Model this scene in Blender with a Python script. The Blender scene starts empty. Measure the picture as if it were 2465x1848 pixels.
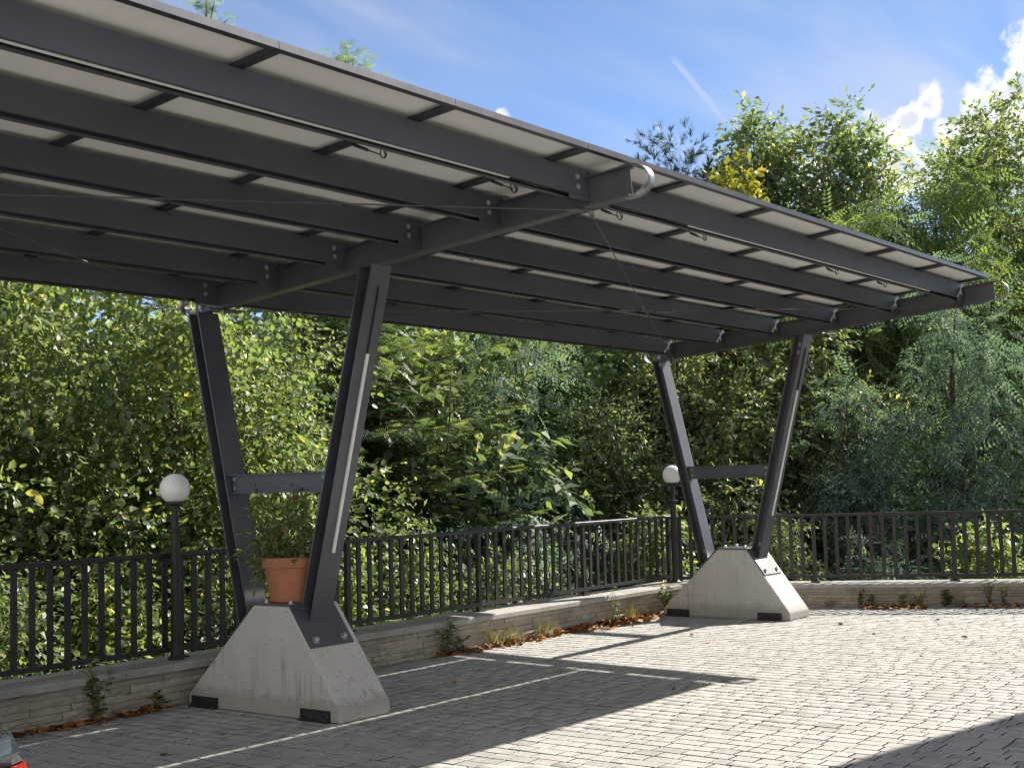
import bpy, bmesh, math, random
import numpy as np
from mathutils import Vector, Matrix

random.seed(7)
RNG = np.random.default_rng(11)
SC = bpy.context.scene
COL = SC.collection
R = math.radians

# ------------------------------------------------------------------ camera
CAM_H = 1.55
YAW, PITCH, ROLL, FPX = 0.6488, 0.0709, -0.0265, 3203.48
fwd = Vector((math.cos(YAW) * math.cos(PITCH), math.sin(YAW) * math.cos(PITCH), math.sin(PITCH)))
rgt = Vector((math.sin(YAW), -math.cos(YAW), 0))
upv = rgt.cross(fwd)
cam_r = rgt * math.cos(ROLL) + upv * math.sin(ROLL)
cam_u = upv * math.cos(ROLL) - rgt * math.sin(ROLL)
cam_data = bpy.data.cameras.new('camera')
cam_data.sensor_width = 36
cam_data.lens = FPX / 2465 * 36
cam_data.clip_end = 6000
cam = bpy.data.objects.new('camera', cam_data)
m = Matrix((cam_r, cam_u, -fwd)).transposed().to_4x4()
m.translation = (0, 0, CAM_H)
cam.matrix_world = m
COL.objects.link(cam)
SC.camera = cam

# ------------------------------------------------------------------ light
SUN = Vector((1.24, -0.25, 1.0)).normalized()
SUN_EL = math.asin(SUN.z)
SUN_AZ = math.atan2(SUN.x, SUN.y)          # clockwise from +Y
sun_data = bpy.data.lights.new('sun', 'SUN')
sun_data.energy = 5.0
sun_data.angle = R(0.53)
sun_data.color = (1.0, 0.94, 0.85)
sun = bpy.data.objects.new('sun', sun_data)
sun.rotation_euler = (-SUN).to_track_quat('-Z', 'Y').to_euler()
sun.location = (30, -6, 25)
COL.objects.link(sun)

world = bpy.data.worlds.new('World')
SC.world = world
world.use_nodes = True
SC.view_settings.view_transform = 'Standard'
SC.view_settings.look = 'None'
SC.view_settings.gamma = 1
SC.view_settings.use_curve_mapping = False
SC.view_settings.exposure = 1.08
SKY_STRENGTH = 0.10


def sky_dir(px, py):
    """direction through a point of the photograph (2465 x 1848)"""
    v = fwd + cam_r * ((px - 1232.5) / FPX) - cam_u * ((py - 924) / FPX)
    return v.normalized()


def build_world():
    nt = world.node_tree
    N, L = nt.nodes, nt.links
    N.clear()
    out = N.new('ShaderNodeOutputWorld')
    bg = N.new('ShaderNodeBackground')
    bg.inputs['Strength'].default_value = SKY_STRENGTH
    sky = N.new('ShaderNodeTexSky')
    sky.sky_type = 'NISHITA'
    sky.sun_disc = False
    sky.sun_elevation = SUN_EL
    sky.sun_rotation = SUN_AZ
    sky.altitude = 300
    sky.air_density = 0.5
    sky.dust_density = 0.0
    sky.ozone_density = 1.6
    tc = N.new('ShaderNodeTexCoord')
    sep = N.new('ShaderNodeSeparateXYZ')
    L.new(tc.outputs['Generated'], sep.inputs[0])

    def math_(op, a, b=None, clamp=False):
        n = N.new('ShaderNodeMath')
        n.operation = op
        n.use_clamp = clamp
        for i, v in enumerate((a, b)):
            if v is None:
                continue
            if isinstance(v, (int, float)):
                n.inputs[i].default_value = v
            else:
                L.new(v, n.inputs[i])
        return n.outputs[0]

    def vmath(op, a, b):
        n = N.new('ShaderNodeVectorMath')
        n.operation = op
        for i, v in enumerate((a, b)):
            if isinstance(v, (tuple, list, Vector)):
                n.inputs[i].default_value = tuple(v)
            else:
                L.new(v, n.inputs[i])
        return n

    def smooth(v, a, b):
        n = N.new('ShaderNodeMapRange')
        n.interpolation_type = 'SMOOTHSTEP'
        L.new(v, n.inputs[0])
        n.inputs[1].default_value = a
        n.inputs[2].default_value = b
        return n.outputs[0]

    # thin high cloud: noise on a flat layer above, drawn out into streaks
    zz = math_('ADD', math_('MAXIMUM', sep.outputs[2], 0.0), 0.12)
    px = math_('DIVIDE', sep.outputs[0], zz)
    py = math_('DIVIDE', sep.outputs[1], zz)
    comb = N.new('ShaderNodeCombineXYZ')
    L.new(px, comb.inputs[0])
    L.new(py, comb.inputs[1])
    mp = N.new('ShaderNodeMapping')
    mp.inputs['Rotation'].default_value = (0, 0, R(62))
    mp.inputs['Scale'].default_value = (0.75, 2.6, 1)
    L.new(comb.outputs[0], mp.inputs[0])
    cn = N.new('ShaderNodeTexNoise')
    cn.inputs['Scale'].default_value = 0.9
    cn.inputs['Detail'].default_value = 9
    cn.inputs['Roughness'].default_value = 0.5
    cn.inputs['Distortion'].default_value = 0.3
    L.new(mp.outputs[0], cn.inputs['Vector'])
    cir = math_('MULTIPLY', smooth(cn.outputs[0], 0.38, 0.72), 0.62)

    # contrail: a thin band along a great circle
    a, b = sky_dir(1610, 130), sky_dir(1765, 315)
    nrm = a.cross(b).normalized()
    mid = (a + b).normalized()
    wob = N.new('ShaderNodeTexNoise')
    wob.inputs['Scale'].default_value = 60
    L.new(tc.outputs['Generated'], wob.inputs['Vector'])
    off = math_('ABSOLUTE', vmath('DOT_PRODUCT', tc.outputs['Generated'], nrm).outputs['Value'])
    off = math_('ADD', off, math_('MULTIPLY', math_('SUBTRACT', wob.outputs[0], 0.5), 0.003))
    band = math_('SUBTRACT', 1.0, smooth(off, 0.0008, 0.0042))
    along = vmath('DOT_PRODUCT', tc.outputs['Generated'], mid).outputs['Value']
    band = math_('MULTIPLY', band, smooth(along, math.cos(R(2.3)), math.cos(R(0.9))))
    cir = math_('MAXIMUM', cir, math_('MULTIPLY', band, 0.42))

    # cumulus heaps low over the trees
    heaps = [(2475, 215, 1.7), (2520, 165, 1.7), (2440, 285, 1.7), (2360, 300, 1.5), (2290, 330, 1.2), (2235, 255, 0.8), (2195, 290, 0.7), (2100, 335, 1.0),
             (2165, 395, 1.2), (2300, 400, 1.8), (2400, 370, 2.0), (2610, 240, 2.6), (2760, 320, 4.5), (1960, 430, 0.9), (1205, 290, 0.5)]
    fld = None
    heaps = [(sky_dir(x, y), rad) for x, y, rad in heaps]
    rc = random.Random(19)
    for k in range(44):  # extra clouds out of view, added round the horizon to brighten the shade
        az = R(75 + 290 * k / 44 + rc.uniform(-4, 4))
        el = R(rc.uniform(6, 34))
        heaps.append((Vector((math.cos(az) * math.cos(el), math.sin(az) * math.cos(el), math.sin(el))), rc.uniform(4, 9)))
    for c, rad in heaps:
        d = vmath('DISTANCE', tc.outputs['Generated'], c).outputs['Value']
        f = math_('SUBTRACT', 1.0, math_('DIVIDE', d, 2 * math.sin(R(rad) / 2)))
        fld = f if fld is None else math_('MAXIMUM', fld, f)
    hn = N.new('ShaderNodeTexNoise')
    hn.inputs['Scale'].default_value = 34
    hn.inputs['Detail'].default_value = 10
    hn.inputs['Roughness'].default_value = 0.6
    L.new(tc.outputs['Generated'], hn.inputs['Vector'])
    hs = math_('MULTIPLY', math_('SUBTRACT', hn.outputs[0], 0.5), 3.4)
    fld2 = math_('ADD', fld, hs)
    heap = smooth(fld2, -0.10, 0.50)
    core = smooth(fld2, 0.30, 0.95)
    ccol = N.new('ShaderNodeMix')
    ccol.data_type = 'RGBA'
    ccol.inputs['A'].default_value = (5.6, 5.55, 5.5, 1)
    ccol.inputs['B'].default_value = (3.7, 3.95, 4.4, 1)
    L.new(core, ccol.inputs['Factor'])
    m1 = N.new('ShaderNodeMix')
    m1.data_type = 'RGBA'
    L.new(cir, m1.inputs['Factor'])
    L.new(sky.outputs[0], m1.inputs['A'])
    m1.inputs['B'].default_value = (3.7, 3.85, 4.15, 1)
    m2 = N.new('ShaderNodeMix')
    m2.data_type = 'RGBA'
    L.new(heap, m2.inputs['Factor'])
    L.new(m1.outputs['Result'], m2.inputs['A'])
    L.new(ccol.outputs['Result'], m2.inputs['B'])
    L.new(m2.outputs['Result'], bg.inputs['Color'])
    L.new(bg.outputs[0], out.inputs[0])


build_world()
SC.cycles.max_bounces = 6
SC.cycles.diffuse_bounces = 4
SC.cycles.glossy_bounces = 2
SC.cycles.transmission_bounces = 4
SC.cycles.use_adaptive_sampling = True
SC.cycles.adaptive_threshold = 0.02
SC.cycles.use_denoising = True
SC.cycles.denoiser = 'OPENIMAGEDENOISE'
SC.cycles.denoising_input_passes = 'RGB_ALBEDO_NORMAL'
SC.cycles.denoising_prefilter = 'ACCURATE'
SC.cycles.filter_width = 1.2

# ------------------------------------------------------------------ materials
MATS = {}


def new_mat(name):
    mt = bpy.data.materials.new(name)
    mt.use_nodes = True
    nt = mt.node_tree
    b = nt.nodes['Principled BSDF']
    MATS[name] = mt
    return mt, nt.nodes, nt.links, b


def noise(N, L, vec, scale, detail=4, rough=0.55, dist=0.0):
    n = N.new('ShaderNodeTexNoise')
    n.inputs['Scale'].default_value = scale
    n.inputs['Detail'].default_value = detail
    n.inputs['Roughness'].default_value = rough
    n.inputs['Distortion'].default_value = dist
    if vec is not None:
        L.new(vec, n.inputs['Vector'])
    return n.outputs[0]


def ramp(N, L, fac, stops):
    r = N.new('ShaderNodeValToRGB')
    el = r.color_ramp.elements
    while len(el) < len(stops):
        el.new(0.5)
    for e, (p, c) in zip(el, stops):
        e.position = p
        e.color = (*c, 1) if len(c) == 3 else c
    if fac is not None:
        L.new(fac, r.inputs[0])
    return r.outputs[0]


def mixc(N, L, fac, a, b, mode='MIX'):
    n = N.new('ShaderNodeMix')
    n.data_type = 'RGBA'
    n.blend_type = mode
    for key, v in (('Factor', fac), ('A', a), ('B', b)):
        if isinstance(v, (int, float)):
            n.inputs[key].default_value = v
        elif isinstance(v, tuple):
            n.inputs[key].default_value = (*v, 1)
        else:
            L.new(v, n.inputs[key])
    return n.outputs['Result']


def bump(N, L, b, h, strength=0.3, dist=0.01):
    n = N.new('ShaderNodeBump')
    n.inputs['Strength'].default_value = strength
    n.inputs['Distance'].default_value = dist
    L.new(h, n.inputs['Height'])
    L.new(n.outputs[0], b.inputs['Normal'])


def coords(N):
    return N.new('ShaderNodeTexCoord').outputs['Object']


def geo_pos(N):
    return N.new('ShaderNodeNewGeometry').outputs['Position']


def simple(name, ca, cb, rough=0.6, metal=0.0, scale=6.0, bstr=0.0, bscale=80.0, spec=0.5, rvar=0.0):
    mt, N, L, b = new_mat(name)
    v = geo_pos(N)
    f = noise(N, L, v, scale, 6, 0.6)
    L.new(ramp(N, L, f, [(0.3, ca), (0.7, cb)]), b.inputs['Base Color'])
    b.inputs['Roughness'].default_value = rough
    b.inputs['Metallic'].default_value = metal
    b.inputs['Specular IOR Level'].default_value = spec
    if rvar:
        rr = N.new('ShaderNodeMapRange')
        L.new(noise(N, L, v, scale * 3, 5), rr.inputs[0])
        rr.inputs[3].default_value = rough - rvar
        rr.inputs[4].default_value = rough + rvar
        L.new(rr.outputs[0], b.inputs['Roughness'])
    if bstr:
        bump(N, L, b, noise(N, L, v, bscale, 5), bstr, 0.004)
    return mt


def make_materials():
    simple('steel_paint', (0.050, 0.054, 0.067), (0.082, 0.085, 0.098), 0.38, 0, 3.0, 0.04, 220, 0.85, 0.10)
    simple('purlin_steel', (0.062, 0.066, 0.082), (0.080, 0.084, 0.101), 0.5, 0, 2.0, 0.03, 180, 0.5, 0.08)
    simple('stainless', (0.30, 0.305, 0.32), (0.42, 0.42, 0.43), 0.42, 1.0, 9, 0.02, 300, 0.5, 0.06)
    simple('galvanised', (0.40, 0.42, 0.44), (0.58, 0.59, 0.60), 0.45, 0.9, 30, 0.02, 300)
    simple('aluminium_strip', (0.74, 0.74, 0.74), (0.82, 0.82, 0.81), 0.45, 0.0, 20)
    simple('rod_steel', (0.10, 0.10, 0.105), (0.16, 0.16, 0.165), 0.4, 0.6, 20)
    simple('panel_frame', (0.085, 0.085, 0.10), (0.12, 0.12, 0.135), 0.36, 0.75, 5, 0.0, 80, 0.5, 0.05)
    simple('backsheet', (0.82, 0.81, 0.78), (0.91, 0.90, 0.87), 0.55, 0, 1.3, 0.02, 60)
    simple('solar_glass', (0.012, 0.016, 0.035), (0.018, 0.022, 0.045), 0.08, 0, 3)
    simple('black_rubber', (0.012, 0.012, 0.013), (0.022, 0.022, 0.022), 0.55, 0, 40)
    simple('bracket_black', (0.018, 0.018, 0.021), (0.035, 0.034, 0.034), 0.5, 0, 25, 0.1, 200)
    simple('railing_paint', (0.020, 0.019, 0.020), (0.034, 0.032, 0.033), 0.48, 0, 12, 0.05, 250, 0.4, 0.1)
    simple('terracotta', (0.34, 0.135, 0.07), (0.44, 0.185, 0.10), 0.75, 0, 9, 0.1, 120)
    simple('potting_soil', (0.02, 0.014, 0.01), (0.05, 0.035, 0.025), 0.95, 0, 50, 0.6, 60)
    simple('core_block', (0.16, 0.15, 0.135), (0.24, 0.22, 0.20), 0.9, 0, 8, 0.3, 60)
    simple('bark', (0.035, 0.026, 0.018), (0.11, 0.085, 0.06), 0.9, 0, 9, 0.8, 25)
    simple('twig', (0.05, 0.035, 0.022), (0.10, 0.075, 0.05), 0.85, 0, 30)
    simple('weed_stem', (0.06, 0.09, 0.03), (0.12, 0.13, 0.05), 0.7, 0, 30)
    simple('render_wall', (0.55, 0.51, 0.44), (0.62, 0.58, 0.50), 0.9, 0, 2, 0.15, 150)
    simple('white_render', (0.70, 0.68, 0.63), (0.78, 0.76, 0.71), 0.9, 0, 2, 0.15, 150)
    simple('roof_tile', (0.20, 0.085, 0.055), (0.30, 0.13, 0.085), 0.8, 0, 5, 0.3, 40)
    simple('window_glass', (0.02, 0.025, 0.03), (0.03, 0.035, 0.04), 0.05, 0, 3)
    simple('white_plastic', (0.72, 0.72, 0.71), (0.78, 0.78, 0.77), 0.35, 0, 5)
    simple('car_paint', (0.020, 0.021, 0.024), (0.024, 0.025, 0.028), 0.18, 0.3, 3)
    simple('car_black', (0.010, 0.010, 0.011), (0.016, 0.016, 0.017), 0.4, 0, 10)
    simple('tyre', (0.014, 0.014, 0.014), (0.022, 0.022, 0.022), 0.8, 0, 30)
    simple('lamp_red', (0.17, 0.012, 0.010), (0.24, 0.018, 0.014), 0.10, 0, 8)
    simple('chrome', (0.6, 0.6, 0.62), (0.66, 0.66, 0.68), 0.08, 1.0, 5)
    simple('soil', (0.030, 0.024, 0.015), (0.07, 0.06, 0.03), 0.95, 0, 1.2, 0.6, 8)

    # opal lamp globe
    mt, N, L, b = new_mat('opal_globe')
    b.inputs['Base Color'].default_value = (0.86, 0.86, 0.85, 1)
    b.inputs['Roughness'].default_value = 0.16
    f = noise(N, L, geo_pos(N), 30, 5)
    L.new(ramp(N, L, f, [(0.3, (0.88, 0.88, 0.87)), (0.7, (0.92, 0.92, 0.91))]), b.inputs['Base Color'])

    # cast concrete
    mt, N, L, b = new_mat('concrete')
    v = geo_pos(N)
    c = ramp(N, L, noise(N, L, v, 3.2, 8, 0.62), [(0.3, (0.47, 0.455, 0.435)), (0.7, (0.57, 0.555, 0.53))])
    fine = noise(N, L, v, 140, 3, 0.7)
    c = mixc(N, L, 0.35, c, ramp(N, L, fine, [(0.3, (0.40, 0.385, 0.365)), (0.7, (0.60, 0.58, 0.555))]))
    mp = N.new('ShaderNodeMapping')
    mp.inputs['Scale'].default_value = (26, 26, 1.1)
    L.new(v, mp.inputs[0])
    st = noise(N, L, mp.outputs[0], 1.0, 5, 0.6)
    big = noise(N, L, v, 2.4, 2)
    mul = N.new('ShaderNodeMath')
    mul.operation = 'MULTIPLY'
    L.new(ramp(N, L, st, [(0.50, (0, 0, 0)), (0.72, (1, 1, 1))]), mul.inputs[0])
    L.new(ramp(N, L, big, [(0.46, (0, 0, 0)), (0.66, (1, 1, 1))]), mul.inputs[1])
    m2 = N.new('ShaderNodeMath')
    m2.operation = 'MULTIPLY'
    m2.inputs[1].default_value = 0.8
    L.new(mul.outputs[0], m2.inputs[0])
    c = mixc(N, L, m2.outputs[0], c, (0.13, 0.115, 0.10))
    vo = N.new('ShaderNodeTexVoronoi')
    vo.inputs['Scale'].default_value = 26
    vo.inputs['Randomness'].default_value = 1.0
    L.new(v, vo.inputs['Vector'])
    pit = ramp(N, L, vo.outputs['Distance'], [(0.09, (1, 1, 1)), (0.16, (0, 0, 0))])
    sel = ramp(N, L, noise(N, L, v, 9, 2), [(0.48, (0, 0, 0)), (0.56, (1, 1, 1))])
    pm = mixc(N, L, 1.0, pit, sel, 'MULTIPLY')
    c = mixc(N, L, pm, c, (0.09, 0.08, 0.07))
    sz = N.new('ShaderNodeSeparateXYZ')
    L.new(v, sz.inputs[0])
    dz = N.new('ShaderNodeMath')
    dz.operation = 'MULTIPLY_ADD'
    dz.inputs[1].default_value = -0.22
    L.new(noise(N, L, v, 14, 5, 0.7), dz.inputs[0])
    L.new(sz.outputs[2], dz.inputs[2])
    sp = ramp(N, L, dz.outputs[0], [(0.0, (0.55, 0.55, 0.55)), (0.06, (0, 0, 0))])
    c = mixc(N, L, sp, c, (0.27, 0.25, 0.22))
    L.new(c, b.inputs['Base Color'])
    b.inputs['Roughness'].default_value = 0.88
    bump(N, L, b, fine, 0.25, 0.004)

    def tinted(name, stops, rough, bscale, bstr, speck=0.3, seedmix=True, stain=None):
        """pieces of one kind: each piece its own tone (mesh attribute or object random), grain on top"""
        mt, N, L, b = new_mat(name)
        v = geo_pos(N)
        at = N.new('ShaderNodeAttribute')
        at.attribute_name = 'tint'
        oi = N.new('ShaderNodeObjectInfo')
        ad = N.new('ShaderNodeMath')
        ad.operation = 'ADD'
        L.new(at.outputs['Fac'], ad.inputs[0])
        L.new(oi.outputs['Random'], ad.inputs[1])
        fr = N.new('ShaderNodeMath')
        fr.operation = 'FRACT'
        L.new(ad.outputs[0], fr.inputs[0])
        c = ramp(N, L, fr.outputs[0], stops)
        g = noise(N, L, v, 24, 7, 0.65)
        c = mixc(N, L, speck, c, ramp(N, L, g, [(0.3, tuple(x * 0.55 for x in stops[0][1])), (0.7, tuple(min(1, x * 1.35) for x in stops[-1][1]))]))
        if stain:
            sn = ramp(N, L, noise(N, L, v, 2.3, 9, 0.72), [(0.47, (0, 0, 0)), (0.66, (1, 1, 1))])
            k = N.new('ShaderNodeMath')
            k.operation = 'MULTIPLY'
            k.inputs[1].default_value = 0.7
            L.new(sn, k.inputs[0])
            c = mixc(N, L, k.outputs[0], c, stain)
        L.new(c, b.inputs['Base Color'])
        b.inputs['Roughness'].default_value = rough
        b.inputs['Specular IOR Level'].default_value = 0.35
        bump(N, L, b, noise(N, L, v, bscale, 6, 0.7), bstr, 0.006)
        return mt

    tinted('paver', [(0.0, (0.245, 0.245, 0.232)), (0.09, (0.315, 0.308, 0.288)), (0.15, (0.36, 0.35, 0.325)), (0.5, (0.385, 0.373, 0.346)), (1.0, (0.415, 0.40, 0.37))],
           0.85, 70, 0.35, 0.28, stain=(0.27, 0.263, 0.245))
    tinted('ledge_stone', [(0.0, (0.30, 0.27, 0.22)), (0.4, (0.40, 0.365, 0.305)), (0.75, (0.46, 0.43, 0.37)), (1.0, (0.43, 0.365, 0.29))],
           0.88, 45, 0.8, 0.3, stain=(0.25, 0.23, 0.18))
    tinted('coping_concrete', [(0.0, (0.33, 0.315, 0.29)), (1.0, (0.41, 0.39, 0.36))], 0.88, 90, 0.4, 0.25, stain=(0.22, 0.205, 0.18))
    tinted('dry_leaf', [(0.0, (0.10, 0.045, 0.02)), (0.35, (0.22, 0.085, 0.03)), (0.7, (0.34, 0.15, 0.05)), (1.0, (0.42, 0.24, 0.09))], 0.8, 60, 0.2, 0.15)
    simple('joint_dirt', (0.035, 0.033, 0.029), (0.10, 0.092, 0.078), 0.95, 0, 9, 0.4, 150)
    simple('joint_sand', (0.010, 0.010, 0.009), (0.032, 0.029, 0.024), 0.95, 0, 5, 0.4, 150)

    # paving beyond the stones that can be told apart
    mt, N, L, b = new_mat('paving_far')
    v = geo_pos(N)
    br = N.new('ShaderNodeTexBrick')
    br.inputs['Scale'].default_value = 1.0
    br.inputs['Brick Width'].default_value = 0.155
    br.inputs['Row Height'].default_value = 0.125
    br.inputs['Mortar Size'].default_value = 0.004
    br.inputs['Color1'].default_value = (0.37, 0.355, 0.325, 1)
    br.inputs['Color2'].default_value = (0.42, 0.40, 0.365, 1)
    br.inputs['Mortar'].default_value = (0.06, 0.055, 0.045, 1)
    mp = N.new('ShaderNodeMapping')
    mp.inputs['Rotation'].default_value = (0, 0, R(90))
    L.new(v, mp.inputs[0])
    L.new(mp.outputs[0], br.inputs['Vector'])
    L.new(br.outputs['Color'], b.inputs['Base Color'])
    b.inputs['Roughness'].default_value = 0.88

    def leaf(name, stops, transl=0.38, rough=0.5, tl_gain=(1.55, 1.6, 0.85), spec=0.5):
        mt, N, L, b = new_mat(name)
        at = N.new('ShaderNodeAttribute')
        at.attribute_name = 'tint'
        c = ramp(N, L, at.outputs['Fac'], stops)
        N.remove(b)
        df = N.new('ShaderNodeBsdfDiffuse')
        L.new(c, df.inputs[0])
        gl = N.new('ShaderNodeBsdfAnisotropic')
        gl.inputs['Color'].default_value = (0.9, 0.95, 0.9, 1)
        gl.inputs['Roughness'].default_value = rough
        tr = N.new('ShaderNodeBsdfTranslucent')
        L.new(mixc(N, L, 1.0, c, tl_gain, 'MULTIPLY'), tr.inputs[0])
        mx = N.new('ShaderNodeMixShader')
        mx.inputs[0].default_value = transl
        L.new(df.outputs[0], mx.inputs[1])
        L.new(tr.outputs[0], mx.inputs[2])
        m2 = N.new('ShaderNodeMixShader')
        m2.inputs[0].default_value = 0.03 + 0.05 * spec
        L.new(mx.outputs[0], m2.inputs[1])
        L.new(gl.outputs[0], m2.inputs[2])
        L.new(m2.outputs[0], N['Material Output'].inputs[0])
        return mt

    leaf('leaf_broad', [(0.0, (0.075, 0.109, 0.060)), (0.5, (0.156, 0.208, 0.086)), (0.88, (0.299, 0.328, 0.113)), (0.955, (0.498, 0.398, 0.133)), (1.0, (0.500, 0.500, 0.086))], 0.60)
    leaf('leaf_olive', [(0.0, (0.080, 0.119, 0.063)), (0.5, (0.161, 0.215, 0.101)), (0.85, (0.298, 0.335, 0.144)), (0.95, (0.500, 0.431, 0.204)), (1.0, (0.500, 0.478, 0.165))], 0.55)
    leaf('leaf_yellow', [(0.0, (0.11, 0.15, 0.03)), (0.35, (0.20, 0.21, 0.03)), (0.6, (0.32, 0.27, 0.03)), (1.0, (0.45, 0.34, 0.04))], 0.42)
    leaf('leaf_locust', [(0.0, (0.080, 0.127, 0.124)), (0.6, (0.134, 0.202, 0.174)), (0.95, (0.228, 0.286, 0.194)), (1.0, (0.500, 0.423, 0.243))], 0.50, 0.62, spec=0.25)
    leaf('leaf_locust_light', [(0.0, (0.112, 0.164, 0.063)), (0.6, (0.174, 0.239, 0.085)), (0.95, (0.254, 0.307, 0.100)), (1.0, (0.500, 0.393, 0.141))], 0.55, 0.62, spec=0.25)
    leaf('needle', [(0.0, (0.069, 0.108, 0.066)), (0.5, (0.129, 0.185, 0.094)), (0.85, (0.274, 0.333, 0.130)), (1.0, (0.419, 0.447, 0.166))], 0.45, 0.5, (1.3, 1.5, 0.6))
    leaf('needle_blue', [(0.0, (0.029, 0.052, 0.034)), (0.6, (0.052, 0.085, 0.052)), (1.0, (0.085, 0.124, 0.072))], 0.22, 0.5, (1.2, 1.3, 0.8))
    leaf('leaf_weed', [(0.0, (0.058, 0.098, 0.023)), (0.6, (0.117, 0.169, 0.036)), (1.0, (0.260, 0.286, 0.065))], 0.38)
    leaf('grass_dry', [(0.0, (0.10, 0.12, 0.03)), (0.5, (0.20, 0.19, 0.06)), (1.0, (0.34, 0.28, 0.12))], 0.3)
    leaf('leaf_dark', [(0.0, (0.065, 0.096, 0.073)), (0.6, (0.121, 0.169, 0.108)), (0.95, (0.250, 0.269, 0.131)), (1.0, (0.500, 0.395, 0.178))], 0.40)
    leaf('flower_head', [(0.0, (0.30, 0.25, 0.15)), (1.0, (0.46, 0.39, 0.25))], 0.3)
    leaf('flower_orange', [(0.0, (0.55, 0.12, 0.05)), (1.0, (0.65, 0.22, 0.10))], 0.3)


make_materials()


# ------------------------------------------------------------------ mesh helpers
class MB:
    def __init__(self):
        self.V, self.F, self.T = [], [], []
        self.t = 0.0

    def add(self, vs, fs):
        o = len(self.V)
        self.V.extend([tuple(v) for v in vs])
        for f in fs:
            self.F.append(tuple(i + o for i in f))
            self.T.append(self.t)
        return self

    def box(self, x0, x1, y0, y1, z0, z1, fn=None):
        vs = [(x, y, z) for z in (z0, z1) for y in (y0, y1) for x in (x0, x1)]
        if fn:
            vs = [fn(*v) for v in vs]
        return self.add(vs, [(0, 2, 3, 1), (4, 5, 7, 6), (0, 1, 5, 4), (2, 6, 7, 3), (0, 4, 6, 2), (1, 3, 7, 5)])

    def prism(self, poly, a, b, fn):
        """poly: 2-D points; extruded from a to b; fn(u, v, w) -> xyz"""
        n = len(poly)
        vs = [fn(u, v, a) for u, v in poly] + [fn(u, v, b) for u, v in poly]
        fs = [tuple(range(n))[::-1], tuple(range(n, 2 * n))]
        fs += [(i, (i + 1) % n, n + (i + 1) % n, n + i) for i in range(n)]
        return self.add(vs, fs)

    def tube(self, pts, r, n=8, cap=True):
        pts = [Vector(p) for p in pts]
        rs = r if isinstance(r, (list, tuple)) else [r] * len(pts)
        base = len(self.V)
        t0 = (pts[1] - pts[0]).normalized()
        ref = Vector((0, 0, 1)) if abs(t0.z) < 0.9 else Vector((1, 0, 0))
        u = t0.cross(ref).normalized()
        vs, fs = [], []
        for i, p in enumerate(pts):
            t = (pts[min(i + 1, len(pts) - 1)] - pts[max(i - 1, 0)])
            t = t.normalized() if t.length > 1e-9 else t0
            u = (u - t * u.dot(t)).normalized()
            w = t.cross(u)
            for k in range(n):
                a = 2 * math.pi * k / n
                vs.append(p + (u * math.cos(a) + w * math.sin(a)) * rs[i])
        for i in range(len(pts) - 1):
            for k in range(n):
                fs.append((i * n + k, i * n + (k + 1) % n, (i + 1) * n + (k + 1) % n, (i + 1) * n + k))
        if cap:
            fs.append(tuple(range(n))[::-1])
            fs.append(tuple(range((len(pts) - 1) * n, len(pts) * n)))
        return self.add(vs, fs)

    def lathe(self, prof, n=24, c=(0, 0, 0), axis=None):
        """prof: (r, z) list, turned about z at c; axis: a 3x3 matrix applied before moving"""
        vs, fs = [], []
        for r, z in prof:
            for k in range(n):
                a = 2 * math.pi * k / n
                v = Vector((r * math.cos(a), r * math.sin(a), z))
                if axis is not None:
                    v = axis @ v
                vs.append(v + Vector(c))
        for i in range(len(prof) - 1):
            for k in range(n):
                fs.append((i * n + k, i * n + (k + 1) % n, (i + 1) * n + (k + 1) % n, (i + 1) * n + k))
        fs.append(tuple(range(n))[::-1])
        fs.append(tuple(range((len(prof) - 1) * n, len(prof) * n)))
        return self.add(vs, fs)

    def mesh(self, name, mat, smooth=False):
        me = bpy.data.meshes.new(name)
        me.from_pydata(self.V, [], self.F)
        me.materials.append(MATS[mat])
        if smooth:
            me.polygons.foreach_set('use_smooth', [True] * len(me.polygons))
        if any(self.T):
            a = me.attributes.new('tint', 'FLOAT', 'FACE')
            a.data.foreach_set('value', self.T)
        me.update()
        return me

    def build(self, name, mat, parent=None, smooth=False, bevel=0.0, seg=1):
        return link(name, self.mesh(name, mat, smooth), parent, bevel=bevel, seg=seg)


def link(name, me, parent=None, loc=None, bevel=0.0, seg=1, rot=None, scale=None, world_verts=True):
    o = bpy.data.objects.new(name, me)
    COL.objects.link(o)
    if parent is not None:
        o.parent = parent
    if loc is not None:
        o.location = loc
    elif parent is not None and world_verts:
        o.location = -total_loc(parent)
    if rot is not None:
        o.rotation_euler = rot
    if scale is not None:
        o.scale = scale
    if bevel:
        md = o.modifiers.new('bevel', 'BEVEL')
        md.width = bevel
        md.segments = seg
        md.limit_method = 'ANGLE'
        md.angle_limit = R(35)
    return o


def total_loc(o):
    v = Vector((0, 0, 0))
    while o is not None:
        v += Vector(o.location)
        o = o.parent
    return v


def thing(name, loc, label, cat, group=None):
    o = bpy.data.objects.new(name, None)
    o.empty_display_size = 0.2
    COL.objects.link(o)
    o.location = loc
    return tag(o, label, cat, group, 'thing')


def tag(o, label=None, cat=None, group=None, kind=None):
    if label:
        o['label'] = label
    if cat:
        o['category'] = cat
    if group:
        o['group'] = group
    if kind:
        o['kind'] = kind
    return o


def structure(name, mb, mat, **kw):
    o = mb.build(name, mat, **kw)
    o['kind'] = 'structure'
    return o


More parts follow.
